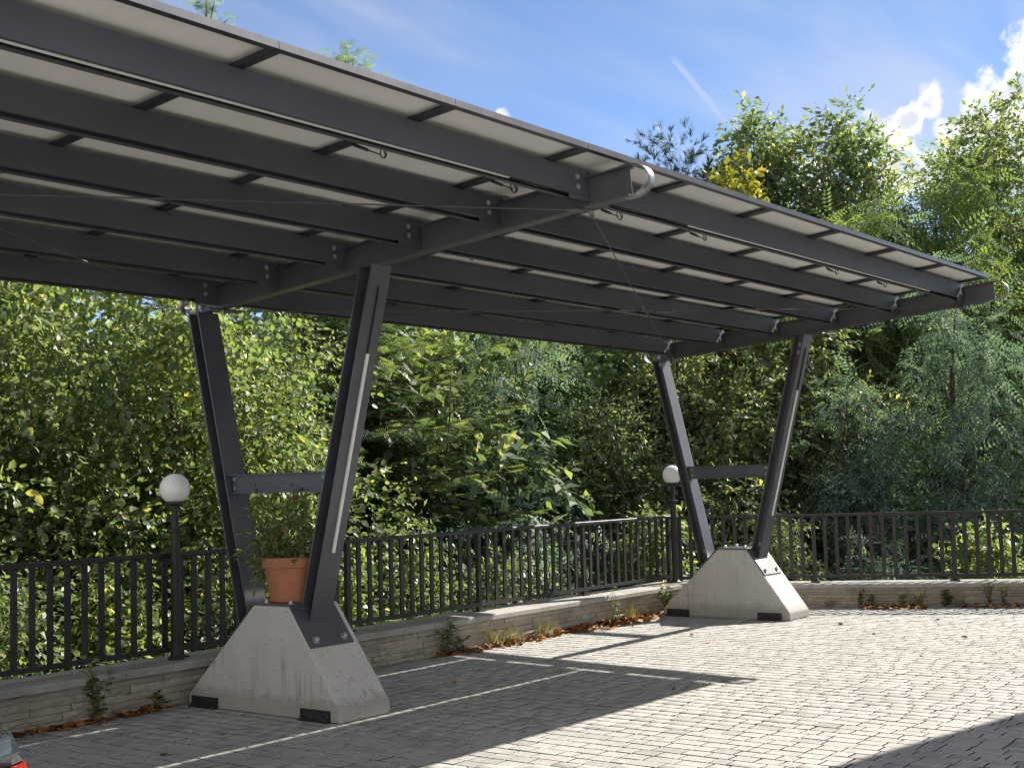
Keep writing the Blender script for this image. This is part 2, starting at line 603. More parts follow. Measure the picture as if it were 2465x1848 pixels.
def np_mesh(name, V, tris_or_quads, mat, tint=None, smooth=False):
    """V (n,3) float array; faces (m,k) int array with k = 3 or 4"""
    me = bpy.data.meshes.new(name)
    F = np.asarray(tris_or_quads)
    n, k = F.shape
    me.vertices.add(len(V))
    me.vertices.foreach_set('co', np.asarray(V, np.float32).ravel())
    me.loops.add(n * k)
    me.loops.foreach_set('vertex_index', F.astype(np.int32).ravel())
    me.polygons.add(n)
    me.polygons.foreach_set('loop_start', np.arange(0, n * k, k, dtype=np.int32))
    me.materials.append(MATS[mat])
    if tint is not None:
        a = me.attributes.new('tint', 'FLOAT', 'FACE')
        a.data.foreach_set('value', np.asarray(tint, np.float32))
    if smooth:
        me.polygons.foreach_set('use_smooth', np.ones(n, bool))
    me.update(calc_edges=True)
    me.validate()
    return me


# ------------------------------------------------------------------ site
WALL_Y = 7.80                      # front face of the long garden wall
CORNER = Vector((13.62, WALL_Y))
END_DIR = Vector((0.440, -0.898)).normalized()     # run of the end wall, away from the corner
END_NRM = Vector((-END_DIR.y, END_DIR.x))          # points away from the car park
if END_NRM.x < 0:
    END_NRM = -END_NRM


def end_pt(s, d, z):
    p = CORNER + END_DIR * s + END_NRM * d
    return (p.x, p.y, z)


def behind_end(x, y):
    return (Vector((x, y)) - CORNER).dot(END_NRM)


def build_ground():
    structure('ground', MB().add([(-1500, -1500, -1.25), (1500, -1500, -1.25), (1500, 1500, -1.25), (-1500, 1500, -1.25)], [(0, 1, 2, 3)]), 'soil')
    e = end_pt(26, 0.15, 0)
    poly = [(-22, -20), (e[0], e[1]), (CORNER.x + 0.1, WALL_Y + 0.1), (-22, WALL_Y + 0.1)]
    n = len(poly)
    bed = MB().add([(x, y, -0.028) for x, y in poly] + [(x, y, -1.3) for x, y in poly],
                   [tuple(range(n)), tuple(range(n, 2 * n))[::-1]] + [(i, n + i, n + (i + 1) % n, (i + 1) % n) for i in range(n)])
    pv = structure('pavement', bed, 'joint_sand')
    # plain paving out of sight, laid round the stones that are built one by one
    X0, X1, Y0, Y1 = 1.0, 18.6, -2.0, WALL_Y + 0.05
    far = MB()
    far.add([(-22, -20, -0.003), (end_pt(26, 0.1, 0)[0], -19.9, -0.003), (end_pt(10.9, 0.1, 0)[0], Y0, -0.003), (-22, Y0, -0.003)], [(0, 1, 2, 3)])
    far.add([(-22, Y0, -0.003), (X0, Y0, -0.003), (X0, Y1, -0.003), (-22, Y1, -0.003)], [(0, 1, 2, 3)])
    far.build('paving_sheet', 'paving_far', pv)

    # the stones: rows run across the car park, three lengths of stone mixed in every row
    pitch, gap = 0.1230, 0.0112
    lengths = (0.105, 0.148, 0.192)

    def stone_mesh(w, l, seed):
        rr = random.Random(seed)
        c = 0.0030
        hx, hy = w / 2, l / 2
        j = lambda s: rr.uniform(-s, s)
        cor = [(-hx + j(.003), -hy + j(.003)), (hx + j(.003), -hy + j(.003)), (hx + j(.003), hy + j(.003)), (-hx + j(.003), hy + j(.003))]
        tz = [j(.0008) for _ in range(4)]
        low = [(x, y, -0.04) for x, y in cor]
        mid = [(x, y, -c + tz[i]) for i, (x, y) in enumerate(cor)]
        top = [(x - math.copysign(c, x), y - math.copysign(c, y), tz[i]) for i, (x, y) in enumerate(cor)]
        vs = low + mid + top
        fs = []
        for a, b in ((0, 4), (4, 8)):
            fs += [(a + i, a + (i + 1) % 4, b + (i + 1) % 4, b + i) for i in range(4)]
        fs.append((8, 9, 10, 11))
        return vs, fs

    variants = {}
    for li, l in enumerate(lengths):
        variants[li] = [stone_mesh(pitch - gap, l - gap, li * 31 + s) for s in range(6)]
    shared = {}
    stones = []
    x = X0 + pitch / 2
    rr = random.Random(5)
    while x < X1:
        y = Y0 + rr.uniform(0, 0.19)
        wob = rr.uniform(-0.004, 0.004)
        while y < Y1 + 0.02:
            li = rr.choices((0, 1, 2), (0.26, 0.42, 0.32))[0]
            l = lengths[li]
            yc = y + l / 2
            y += l
            if behind_end(x, yc) > 0.10 or yc + l / 2 > WALL_Y + 0.09:
                continue
            if any(bx + 0.07 < x < bx + BASE_D - 0.07 and 6.27 < yc < 7.62 for bx in BASES):
                continue
            stones.append((x + wob, yc, rr.uniform(-0.0010, 0.0010), li, rr.randrange(6), rr.gauss(0, 0.009), rr.random()))
        x += pitch

    # which ones show largest: in the frame, nearest first
    def in_view(s):
        v = Vector((s[0], s[1], -CAM_H))
        d = v.dot(fwd)
        if d < 1:
            return None
        u, w = v.dot(cam_r) / d * FPX, v.dot(cam_u) / d * FPX
        return d if abs(u) < 1225 and abs(w) < 915 else None

    order = []
    for i, s in enumerate(stones):
        d = in_view(s)
        if d is not None:
            order.append((d, i))
    order.sort()
    near = set(i for _, i in order[:300])
    allV, allF, allT = [], [], []
    nv = 0
    for i, (x, y, z, li, vi, rot, tint) in enumerate(stones):
        if i in near:
            key = (li, vi)
            if key not in shared:
                me = MB().add(*variants[li][vi]).mesh('paving_stone', 'paver')
                me.materials.append(MATS['joint_dirt'])
                me.polygons.foreach_set('material_index', [1] * 4 + [0] * 5)
                shared[key] = me
            link('paving_stone', shared[key], pv, loc=(x, y, z), rot=(0, 0, rot))
        else:
            vs, fs = variants[li][vi]
            A = np.array(vs)
            ca, sa = math.cos(rot), math.sin(rot)
            A = np.stack([A[:, 0] * ca - A[:, 1] * sa + x, A[:, 0] * sa + A[:, 1] * ca + y, A[:, 2] + z], 1)
            allV.append(A)
            allF.append(np.array(fs) + nv)
            allT += [tint] * len(fs)
            nv += len(A)
    me = np_mesh('paving_stones', np.concatenate(allV), np.concatenate(allF), 'paver', allT)
    me.materials.append(MATS['joint_dirt'])
    me.polygons.foreach_set('material_index', np.tile(np.array([1] * 4 + [0] * 5, np.int32), len(me.polygons) // 9))
    o = link('paving_stones', me, pv)
    o['kind'] = 'stuff'


# ------------------------------------------------------------------ carport
BASE_D = 0.475
BASES = (6.237, 12.822)            # near faces of the two bases in view
SPAN = BASES[1] - BASES[0]
BEAM_X = [b + BASE_D / 2 - 0.02 for b in (BASES[0] - SPAN, BASES[0], BASES[1])]
SLOPE = 0.0843
SA = math.atan(SLOPE)
P0 = Vector((0, 3.987, 3.148))


def roof(x, s, n):
    """x along the carport, s down the roof slope from the front beam end, n up from the beams' underside"""
    return (x, P0.y + s * math.cos(SA) + n * math.sin(SA), P0.z - s * math.sin(SA) + n * math.cos(SA))


def sY(y):
    return (y - P0.y) / math.cos(SA)


def i_section(h, b, tw, tf):
    """outline in (u across, v up) of an I, centred at u=0, from v=0 to h"""
    return [(-b / 2, 0), (b / 2, 0), (b / 2, tf), (tw / 2, tf), (tw / 2, h - tf), (b / 2, h - tf), (b / 2, h), (-b / 2, h),
            (-b / 2, h - tf), (-tw / 2, h - tf), (-tw / 2, tf), (-b / 2, tf)]


def bolt(mb, p, axis, r=0.017, h=0.014, washer=True):
    q = Vector(axis).to_track_quat('Z', 'Y').to_matrix()
    if washer:
        mb.lathe([(r * 1.35, 0), (r * 1.35, 0.004)], 12, p, q)
    mb.lathe([(r, 0.004), (r, h), (r * 0.8, h + 0.003)], 6, p, q)


def add_bolt(parent, p, axis, r=0.017, h=0.014):
    key = (r, h)
    if key not in BOLTS:
        mb = MB()
        bolt(mb, (0, 0, 0), (0, 0, 1), r, h)
        BOLTS[key] = mb.mesh('bolt', 'galvanised')
    q = Vector(axis).to_track_quat('Z', 'Y').to_euler()
    return link('bolt', BOLTS[key], parent, loc=Vector(p) - total_loc(parent), rot=q)


BOLTS = {}


def build_carport():
    root = thing('solar_carport', (BASES[0] + BASE_D / 2, 6.95, 0),
                 'dark steel carport with solar panel roof on V legs and concrete bases', 'carport')

    YB0, YB1, YT0, YT1, HB, HL = 7.70, 6.187, 7.005, 6.668, 0.732, 0.084
    base_prof = [(YB1, 0.0), (YB1, HL), (YT1, HB), (YT0, HB), (YB0, HL), (YB0, 0.0)]
    slope_f = Vector((0, YT1 - YB1, HB - HL)).normalized()      # up the front slope
    slope_r = Vector((0, YT0 - YB0, HB - HL)).normalized()
    nf = Vector((0, -slope_f.z, slope_f.y))
    nr = Vector((0, slope_r.z, -slope_r.y))

    frames = [BASES[0] - SPAN, BASES[0], BASES[1]]
    for fi, bx in enumerate(frames):
        cx = bx + BASE_D / 2
        bmx = BEAM_X[fi]
        # ---- concrete base
        mb = MB().prism(base_prof, bx, bx + BASE_D, lambda u, v, w: (w, u, v))
        base = mb.build('concrete_base', 'concrete', root, bevel=0.014, seg=2)
        # floor brackets, one pair at each long side
        for yc in (6.415, 7.515):
            for side, xx in ((-1, bx), (1, bx + BASE_D)):
                br = MB()
                x0, x1 = (xx - 0.010, xx - 0.001) if side < 0 else (xx + 0.001, xx + 0.010)
                br.box(x0, x1, yc - 0.138, yc + 0.138, 0.004, 0.078)
                x0, x1 = (xx - 0.042, xx - 0.010) if side < 0 else (xx + 0.010, xx + 0.042)
                br.box(x0, x1, yc - 0.138, yc + 0.138, 0.003, 0.012)
                for dy in (-0.11, 0.11):
                    bolt(br, (xx + side * 0.026, yc + dy, 0.012), (0, 0, 1), 0.013, 0.018)
                br.build('bracket', 'bracket_black', base)
        # folded steel saddle over the top
        th = 0.014
        dn = 0.40
        a = Vector((0, YT1, HB)) - slope_f * 0.335
        b_ = Vector((0, YT0, HB)) - slope_r * 0.335
        tl = th * 0.45
        inner = [a + nf * 0.002, Vector((0, YT1, HB)) + nf * 0.001 + Vector((0, 0, 0.001)), Vector((0, YT0, HB)) + nr * 0.001 + Vector((0, 0, 0.001)), b_ + nr * 0.002]
        outer = [b_ + nr * th, Vector((0, YT0 + tl, HB + th)), Vector((0, YT1 - tl, HB + th)), a + nf * th]
        poly = [(p.y, p.z) for p in inner + outer]
        sad = MB()
        n4 = len(inner)
        x0, x1 = bx + 0.012, bx + BASE_D - 0.06
        for i in range(n4 - 1):
            q = [inner[i], inner[i + 1], outer[n4 - 2 - i], outer[n4 - 1 - i]]
            sad.add([(x, p.y, p.z) for x in (x0, x1) for p in q],
                    [(0, 1, 2, 3), (7, 6, 5, 4), (0, 4, 5, 1), (1, 5, 6, 2), (2, 6, 7, 3), (3, 7, 4, 0)])
        saddle = sad.build('saddle_plate', 'steel_paint', root)
        for xx in (x0 + 0.07, x1 - 0.07):
            add_bolt(saddle, tuple(Vector((xx, 0, 0)) + a + slope_f * 0.05 + nf * th), nf, 0.02, 0.02)
            add_bolt(saddle, tuple(Vector((xx, 0, 0)) + b_ + slope_r * 0.05 + nr * th), nr, 0.02, 0.02)
            for yy in (YT1 + 0.05, YT0 - 0.05):
                add_bolt(saddle, (xx, yy, HB + th), (0, 0, 1), 0.018, 0.022)

        # ---- legs: I sections leaning apart
        def leg(y_at, slope, dirn, z_top_fn):
            """y_at: y of the outer/left edge line at z=2.967; slope dy/dz"""
            ax = Vector((0, slope, 1)).normalized()
            cr = Vector((0, 1, -slope)).normalized()          # across, towards +y
            dep, wid = 0.112, 0.190
            yc = lambda z: y_at + slope * (z - 2.967) - 0.055
            if dirn < 0:      # front leg: foot lies on the front slope
                t = lambda y: HB + (y - YT1) * (HB - HL) / (YT1 - YB1)
            else:
                t = lambda y: HB + (YT0 - y) * (HB - HL) / (YB0 - YT0)
            prof = i_section(dep, wid, 0.010, 0.013)

            def at(u, v, end):
                # v runs across the section from -y to +y
                off = v - dep / 2
                # walk along ax from a reference at z=1.5
                ref = Vector((bmx + u, yc(1.5), 1.5)) + cr * off
                if end:
                    # stop just under the beam
                    k = (P0.z - SLOPE * (ref.y - P0.y) - 0.001 - ref.z) / (ax.z + SLOPE * ax.y)
                else:
                    # stop on the saddle
                    if dirn < 0:
                        pl, nn = a + nf * th, nf
                    else:
                        pl, nn = b_ + nr * th, nr
                    k = (pl - Vector((0, ref.y, ref.z))).dot(nn) / ax.dot(nn)
                p = ref + ax * k
                return (p.x, p.y, p.z)

            mb = MB()
            n = len(prof)
            vs = [at(u, v, 0) for u, v in prof] + [at(u, v, 1) for u, v in prof]
            mb.add(vs, [tuple(range(n))[::-1], tuple(range(n, 2 * n))] + [(i, (i + 1) % n, n + (i + 1) % n, n + i) for i in range(n)])
            o = mb.build('leg', 'steel_paint', root)
            # end plate on the saddle and bolts
            for zz in (2.80, 2.88):
                c = Vector((bmx - 0.006, yc(zz) + 0.0, zz))
                add_bolt(o, tuple(c), (-1, 0, 0), 0.02, 0.016)
            c = Vector((bmx - 0.006, yc(0.78 if dirn < 0 else 0.70), 0.78 if dirn < 0 else 0.70))
            add_bolt(o, tuple(c), (-1, 0, 0), 0.02, 0.016)
            if dirn < 0:
                # slim light strip on the outward flange and its feed cable
                st = MB()
                f = lambda u, v, w: tuple(Vector((bmx + u, yc(w), w)) + cr * (-dep / 2 - v))
                st.prism([(-0.012, 0.001), (0.012, 0.001), (0.012, 0.013), (-0.012, 0.013)], 1.10, 2.42, f)
                st.build('light_strip', 'aluminium_strip', o)
                cb = MB().tube([f(0, 0.006, z) for z in (2.42, 2.6, 2.86)], 0.0055, 6)
                cb.build('feed_cable', 'black_rubber', o)
            return yc

        yf = leg(6.064, -0.2664, -1, None)
        yr = leg(7.846, 0.2310, 1, None)
        # ---- cross brace
        z0, z1 = 1.495, 1.632
        prof = i_section(z1 - z0, 0.075, 0.006, 0.008)
        ya, yb = yf(1.56) + 0.062, yr(1.56) - 0.062
        mb = MB()
        n = len(prof)
        mb.add([(bmx - 0.04 + u, yf(z0 + v) + 0.058, z0 + v) for u, v in prof] + [(bmx - 0.04 + u, yr(z0 + v) - 0.058, z0 + v) for u, v in prof],
               [tuple(range(n))[::-1], tuple(range(n, 2 * n))] + [(i, (i + 1) % n, n + (i + 1) % n, n + i) for i in range(n)])
        cb = mb.build('cross_brace', 'steel_paint', root)
        for y, k in ((ya + 0.03, 1), (yb - 0.03, -1)):
            for z in (z0 + 0.035, z1 - 0.035):
                add_bolt(cb, (bmx - 0.043, y, z), (-1, 0, 0), 0.011, 0.010)

        # ---- roof beam
        S0, S1 = 0.0, sY(7.835)
        prof = i_section(0.18, 0.091, 0.0065, 0.009)
        mb = MB().prism(prof, S0, S1, lambda u, v, w: roof(bmx + u, w, v))
        beam = mb.build('roof_beam', 'steel_paint', root)
        # bent stainless end caps
        for s0, sg in ((S0, -1), (S1, 1)):
            arc = []
            rad = 0.092
            for k in range(17):
                t = -math.pi / 2 + math.pi * k / 16
                arc.append((s0 + sg * (0.004 + 0.122 * math.cos(t)), 0.09 + rad * math.sin(t)))
            arc = [(s0 - sg * 0.05, 0.09 - rad)] + arc + [(s0 - sg * 0.05, 0.09 + rad)]
            cp = MB()
            for t0 in (0.0, 0.003):
                pass
            vs, fs = [], []
            for i, (s, n_) in enumerate(arc):
                d = Vector((arc[min(i + 1, len(arc) - 1)][0] - arc[max(i - 1, 0)][0], arc[min(i + 1, len(arc) - 1)][1] - arc[max(i - 1, 0)][1])).normalized()
                on = Vector((d.y, -d.x)) * (1 if sg > 0 else -1)
                for q in (0.0, 0.003):
                    for u in (-0.045, 0.045):
                        vs.append(roof(bmx + u, s + on.x * q, n_ + on.y * q))
            for i in range(len(arc) - 1):
                a0, b0 = i * 4, (i + 1) * 4
                fs += [(a0, a0 + 1, b0 + 1, b0), (a0 + 2, b0 + 2, b0 + 3, a0 + 3), (a0, b0, b0 + 2, a0 + 2), (a0 + 1, a0 + 3, b0 + 3, b0 + 1)]
            cp.add(vs, fs)
            c = cp.mesh('end_cap', 'stainless', True)
            link('end_cap', c, beam)

    # ---- purlins: channels open underneath
    PY = (4.272, 4.932, 5.587, 6.252, 6.915, 7.572)
    T = 0.004
    N0, N1 = 0.063, 0.213
    LIP = 0.020
    FL = 0.106
    prof = [(0, N0), (LIP, N0), (LIP, N0 + T), (T, N0 + T), (T, N1 - T), (FL - T, N1 - T), (FL - T, N0 + T), (FL - LIP * 1.5, N0 + T), (FL - LIP * 1.5, N0), (FL, N0), (FL, N1), (0, N1)]
    spans = [(-2.4, BEAM_X[0] - 0.012), (BEAM_X[0] + 0.012, BEAM_X[1] - 0.012), (BEAM_X[1] + 0.012, BEAM_X[2] - 0.012)]
    for (xa, xb) in spans:
        for pi, y in enumerate(PY):
            s = sY(y)
            mb = MB().prism(prof, xa, xb, lambda u, v, w, s=s: roof(w, s + u, v))
            pu = mb.build('purlin', 'purlin_steel', root)
            for xe, sg in ((xb, -1), (xa, 1)):
                if xe < -2:
                    continue
                # cleat plate reaching from the beam web behind the channel
                cl = MB()
                xo = xe - sg * 0.008
                cl.box(min(xo, xe + sg * 0.20), max(xo, xe + sg * 0.20), s + T + 0.001, s + T + 0.009, 0.03, 0.165, roof)
                cl.build('cleat', 'steel_paint', pu)
                for n_ in (0.105, 0.165):
                    p = roof(xe + sg * 0.115, s - 0.001, n_)
                    add_bolt(pu, p, (0, -1, 0.08), 0.013, 0.010)

    # ---- panels
    X0, PW = 3.770, 1.1538
    ROWS = ((4.012, 5.300), (5.336, 6.592), (6.628, 7.900))
    NB, NT = 0.217, 0.252
    shared = {}
    for k in range(-5, 8):
        for ri, (ya, yb) in enumerate(ROWS):
            L = sY(yb) - sY(ya)
            key = ri
            if key not in shared:
                w = PW - 0.003
                fr = MB()
                # side walls and inward flange of the frame
                fw, tw = 0.036, 0.003
                for (x0, x1, y0, y1) in ((0, w, 0, fw), (0, w, L - fw, L), (0, fw, fw, L - fw), (w - fw, w, fw, L - fw)):
                    fr.box(x0, x1, y0, y1, 0, 0.002)
                for (x0, x1, y0, y1) in ((0, w, 0, tw), (0, w, L - tw, L), (0, tw, tw, L - tw), (w - tw, w, tw, L - tw)):
                    fr.box(x0, x1, y0, y1, 0.002, NT - NB)
                bs = MB().box(tw, w - tw, tw, L - tw, 0.026, 0.0275)
                gl = MB().box(tw, w - tw, tw, L - tw, 0.0277, 0.0335)
                cells = MB()
                shared[key] = (fr.mesh('frame', 'panel_frame'), bs.mesh('back_sheet', 'backsheet'), gl.mesh('glass', 'solar_glass'))
            fr, bs, gl = shared[key]
            e = bpy.data.objects.new('solar_panel', fr)
            COL.objects.link(e)
            e.parent = root
            e.location = Vector(roof(X0 + k * PW + 0.0015, sY(ya), NB)) - Vector(root.location)
            e.rotation_euler = (-SA, 0, 0)
            for nm, me in (('back_sheet', bs), ('glass', gl)):
                c = bpy.data.objects.new(nm, me)
                COL.objects.link(c)
                c.parent = e

    # ---- plug leads hanging behind the first purlin
    for k in range(-3, 9):
        xj = X0 + k * PW
        for row, (y0, keep) in enumerate(((4.64, k not in (0, 5)), (5.95, k in (-1, 3, 7)))):
            if not keep:
                continue
            s = sY(y0)
            rr = random.Random(k * 7 + row)
            cb = MB()
            xs = xj - 0.10 + rr.uniform(-0.04, 0.04)
            pts = [(xs, s, 0.214), (xs + 0.01, s, 0.190), (xs + 0.05, s + 0.002, 0.176)]
            cb.tube([roof(*p) for p in pts], 0.0045, 6)
            cb.tube([roof(xs + 0.05, s + 0.002, 0.176), roof(xs + 0.15, s + 0.004, 0.168)], 0.0095, 8)
            cb.tube([roof(xs + 0.15, s + 0.004, 0.168), roof(xs + 0.26, s + 0.01, 0.163)], 0.0036, 6)
            c0, rad = (xs + 0.285, s + 0.012, 0.180), rr.uniform(0.020, 0.034)
            loop = []
            rr0 = rr.random()
            for i in range(22):
                a = 2 * math.pi * (1.1 + 0.5 * rr0) * i / 21 - 1.6
                loop.append(roof(c0[0] + rad * math.cos(a) + 0.0008 * i, c0[1] + 0.0012 * i, c0[2] + rad * math.sin(a)))
            cb.tube(loop, 0.0032, 6)
            cb.build('plug_lead', 'black_rubber', root, smooth=True)

    # pale strip added in the first channel, standing for light leaking through it
    for xa, xb in ((-1.5, BEAM_X[1] - 0.75), (BEAM_X[1] + 1.2, BEAM_X[2] - 0.9)):
        s = sY(PY[0])
        MB().box(xa, xb, s + 0.023, s + 0.041, N0 - 0.002, N0 + 0.010, roof).build('light_leak_strip', 'aluminium_strip', root)
    for xa, xb in ((BEAM_X[1] - 0.75, BEAM_X[1] - 0.06), (BEAM_X[1] + 0.06, BEAM_X[1] + 1.2)):
        s = sY(PY[0])
        cb = MB()
        for j in range(3):
            pts = [roof(xa + (xb - xa) * t, s + 0.028 + 0.010 * j, N0 + 0.008 + 0.006 * math.sin(t * 9 + j)) for t in np.linspace(0, 1, 12)]
            cb.tube(pts, 0.004, 6)
        cb.build('cable_bundle', 'black_rubber', root, smooth=True)

    # ---- diagonal bracing under the beams
    zf = lambda y: P0.z - SLOPE * (y - P0.y) - 0.014
    for xa, xb in ((BEAM_X[0], BEAM_X[1]), (BEAM_X[1], BEAM_X[2])):
        ends = [((xa + 0.06, 4.32), (xb - 0.06, 7.55)), ((xa + 0.06, 7.55), (xb - 0.06, 4.32))]
        for (p, q) in ends:
            cb = MB().tube([(p[0], p[1], zf(p[1])), ((p[0] + q[0]) / 2, (p[1] + q[1]) / 2, zf((p[1] + q[1]) / 2) - 0.015), (q[0], q[1], zf(q[1]))], 0.0042, 8)
            d = (Vector((q[0] - p[0], q[1] - p[1], 0))).normalized()
            for e, sg in ((p, 1), (q, -1)):
                v = Vector((e[0], e[1], zf(e[1])))
                cb.tube([v - d * sg * 0.03, v + d * sg * 0.10], [0.018, 0.010], 8)
            mid = Vector(((p[0] + q[0]) / 2, (p[1] + q[1]) / 2, zf((p[1] + q[1]) / 2) - 0.015))
            cb.tube([mid - d * 0.26, mid - d * 0.10], 0.012, 8)
            cb.tube([mid + d * 0.10, mid + d * 0.26], 0.012, 8)
            cb.build('tie_rod', 'rod_steel', root)
        c = Vector(((xa + xb) / 2, (4.32 + 7.55) / 2, zf((4.32 + 7.55) / 2) - 0.015))
        MB().lathe([(0.055, -0.004), (0.055, 0.004)], 16, c).build('tie_node', 'rod_steel', root)


# ------------------------------------------------------------------ garden walls
def ledge_block(seed):
    """a unit ledge stone: rough face at y=0, x and z from 0 to 1"""
    rr = random.Random(seed)
    j = lambda s: rr.uniform(-s, s)
    fr = []
    for z in (0.0, 0.5, 1.0):
        for x in (0.0, 0.5, 1.0):
            edge = (x in (0, 1)) or (z in (0, 1))
            fr.append((x + (0 if x in (0, 1) else j(.1)), (0.16 if edge else 0.0) + j(0.12), z + j(.03)))
    bk = [(0, 1, 0), (1, 1, 0), (1, 1, 1), (0, 1, 1)]
    vs = fr + bk
    fs = []
    for r in range(2):
        for c in range(2):
            a = r * 3 + c
            fs.append((a, a + 1, a + 4, a + 3))
    fs += [(0, 9, 10, 2, 1), (6, 7, 8, 11, 12), (0, 3, 6, 12, 9), (2, 10, 11, 8, 5), (9, 12, 11, 10)]
    return MB().add(vs, fs).mesh('ledge_stone', 'ledge_stone')


def build_walls():
    blocks = [ledge_block(s) for s in range(14)]

    def clad(parent, length, place, rot, top, courses, lens, seed, start=0.0):
        rr = random.Random(seed)
        z = -0.01
        hs = [rr.uniform(0.85, 1.2) for _ in range(courses)]
        k = (top + 0.01) / sum(hs)
        cnt = 0
        for h in hs:
            h *= k
            s = start - rr.uniform(0, 0.2)
            while s < length:
                l = rr.uniform(*lens)
                if s + l > length:
                    l = length - s
                if l < 0.03:
                    break
                dep = 0.045 + rr.uniform(-0.010, 0.010)
                x, y = place(s, dep)
                link('ledge_stone', rr.choice(blocks), parent, loc=Vector((x, y, z)) - Vector(parent.location), rot=(0, 0, rot),
                     scale=(l - 0.003, dep, h - 0.003))
                s += l
                cnt += 1
            z += h
        return cnt

    # long wall, stones face -y
    top = 0.245
    w = thing('garden_wall', (9.0, WALL_Y + 0.2, 0), 'low beige ledge stone wall with concrete coping behind the carport', 'wall')
    MB().box(-12, CORNER.x + 0.1, WALL_Y + 0.035, WALL_Y + 0.36, -1.35, top).build('wall_core', 'core_block', w)
    X_A = 3.6
    clad(w, CORNER.x - X_A, lambda s, d: (X_A + s, WALL_Y + 0.05 - d), 0, top, 5, (0.12, 0.36), 3)
    rr = random.Random(8)
    x = -12.0
    while x < CORNER.x + 0.25:
        l = 1.775
        x1 = min(x + l, CORNER.x + 0.27)
        c = MB()
        pf = [(WALL_Y - 0.045, top + 0.002), (WALL_Y + 0.40, top + 0.002), (WALL_Y + 0.40, top + 0.052), (WALL_Y - 0.03, top + 0.052), (WALL_Y - 0.045, top + 0.040)]
        c.prism(pf, x + 0.002, x1 - 0.002, lambda u, v, q: (q, u, v))
        c.build('coping_slab', 'coping_concrete', w)
        x += l

    # end wall, stones face the car park
    top = 0.215
    w2 = thing('garden_wall', end_pt(3, 0.2, 0), 'low beige ledge stone wall at the far right end of the car park', 'wall')
    MB().prism([(0.035, -1.35), (0.36, -1.35), (0.36, top), (0.035, top)], -0.0, 24, lambda u, v, q: end_pt(q, u, v)).build('wall_core', 'core_block', w2)
    rot = math.atan2(END_DIR.y, END_DIR.x)
    clad(w2, 7.6, lambda s, d: end_pt(s, 0.05 - d, 0)[:2], rot, top, 6, (0.10, 0.34), 21)
    s = 0.0
    while s < 23.9:
        pf = [(-0.045, top + 0.002), (0.40, top + 0.002), (0.40, top + 0.050), (-0.03, top + 0.050), (-0.045, top + 0.040)]
        if s == 0:
            s0 = 0.06
        else:
            s0 = s
        MB().prism(pf, s0 + 0.002, s + 1.598, lambda u, v, q: end_pt(q, u, v)).build('coping_slab', 'coping_concrete', w2)
        s += 1.6


def build_railings():
    def railing(root, fn, posts, n_pick, z0, ztop):
        """fn(s, d, z) -> world; posts: list of s"""
        for s in posts:
            p = MB().box(s - 0.024, s + 0.024, -0.020, 0.020, z0, ztop - 0.03, fn)
            p.box(s - 0.05, s + 0.05, -0.045, 0.045, z0 + 0.001, z0 + 0.012, fn)
            p.build('post', 'railing_paint', root)
        tr = MB()
        tr.box(posts[0] - 0.03, posts[-1] + 0.03, -0.027, 0.027, ztop - 0.034, ztop, fn)
        tr.build('top_rail', 'railing_paint', root, bevel=0.005)
        for a, b in zip(posts[:-1], posts[1:]):
            br = MB().box(a + 0.024, b - 0.024, -0.019, 0.019, z0 + 0.050, z0 + 0.085, fn)
            br.build('bottom_rail', 'railing_paint', root)
            d = (b - a) / (n_pick + 1)
            for i in range(1, n_pick + 1):
                s = a + d * i
                MB().box(s - 0.021, s + 0.021, -0.009, 0.009, z0 + 0.085, ztop - 0.034, fn).build('picket', 'railing_paint', root)

    r1 = thing('railing', (9.0, 8.03, 0.297), 'dark metal picket railing along the wall behind the carport', 'railing')
    posts = [13.53 - 1.775 * k for k in range(6, -1, -1)]
    railing(r1, lambda s, d, z: (s, 8.03 + d, z), posts, 12, 0.297, 1.072)
    r2 = thing('railing', end_pt(3, 0.2, 0.265), 'dark metal picket railing on the wall at the far right end', 'railing')
    posts = [0.0 + 1.545 * k for k in range(0, 7)]
    railing(r2, lambda s, d, z: end_pt(s - 0.13, 0.21 + d, z), posts, 11, 0.265, 1.052)


def build_lamps():
    def lamp(x, y, zb, zc, label, seed):
        root = thing('garden_lamp', (x, y, zb), label, 'lamp', 'globe lamps on the garden wall')
        r = 0.112
        po = MB()
        po.lathe([(0.062, 0), (0.062, 0.012), (0.040, 0.03), (0.036, 0.10), (0.034, zc - zb - 0.31), (0.034, zc - zb - 0.30)], 20, (x, y, zb))
        po.lathe([(0.034, 0), (0.056, 0.004), (0.056, 0.018), (0.034, 0.024)], 20, (x, y, zc - 0.315))
        po.lathe([(0.027, 0), (0.025, 0.20)], 20, (x, y, zc - 0.292))
        po.lathe([(0.040, 0), (0.058, 0.012), (0.058, 0.030)], 20, (x, y, zc - r * 0.84 - 0.028))
        po.build('lamp_post', 'railing_paint', root, smooth=False)
        g = MB()
        prof = []
        for k in range(25):
            t = -math.asin(0.82) + (math.pi / 2 + math.asin(0.82)) * k / 24
            prof.append((max(r * math.cos(t), 0.0005), r * math.sin(t)))
        g.lathe(prof, 40, (x, y, zc))
        gl = g.build('globe', 'opal_globe', root, smooth=True)
    lamp(6.336, 7.955, 0.297, 1.541, 'white globe lamp on black post beside the base with the flower pot', 1)
    lamp(13.53, 7.95, 0.297, 1.545, 'white globe lamp on black post at the railing corner near the far base', 2)


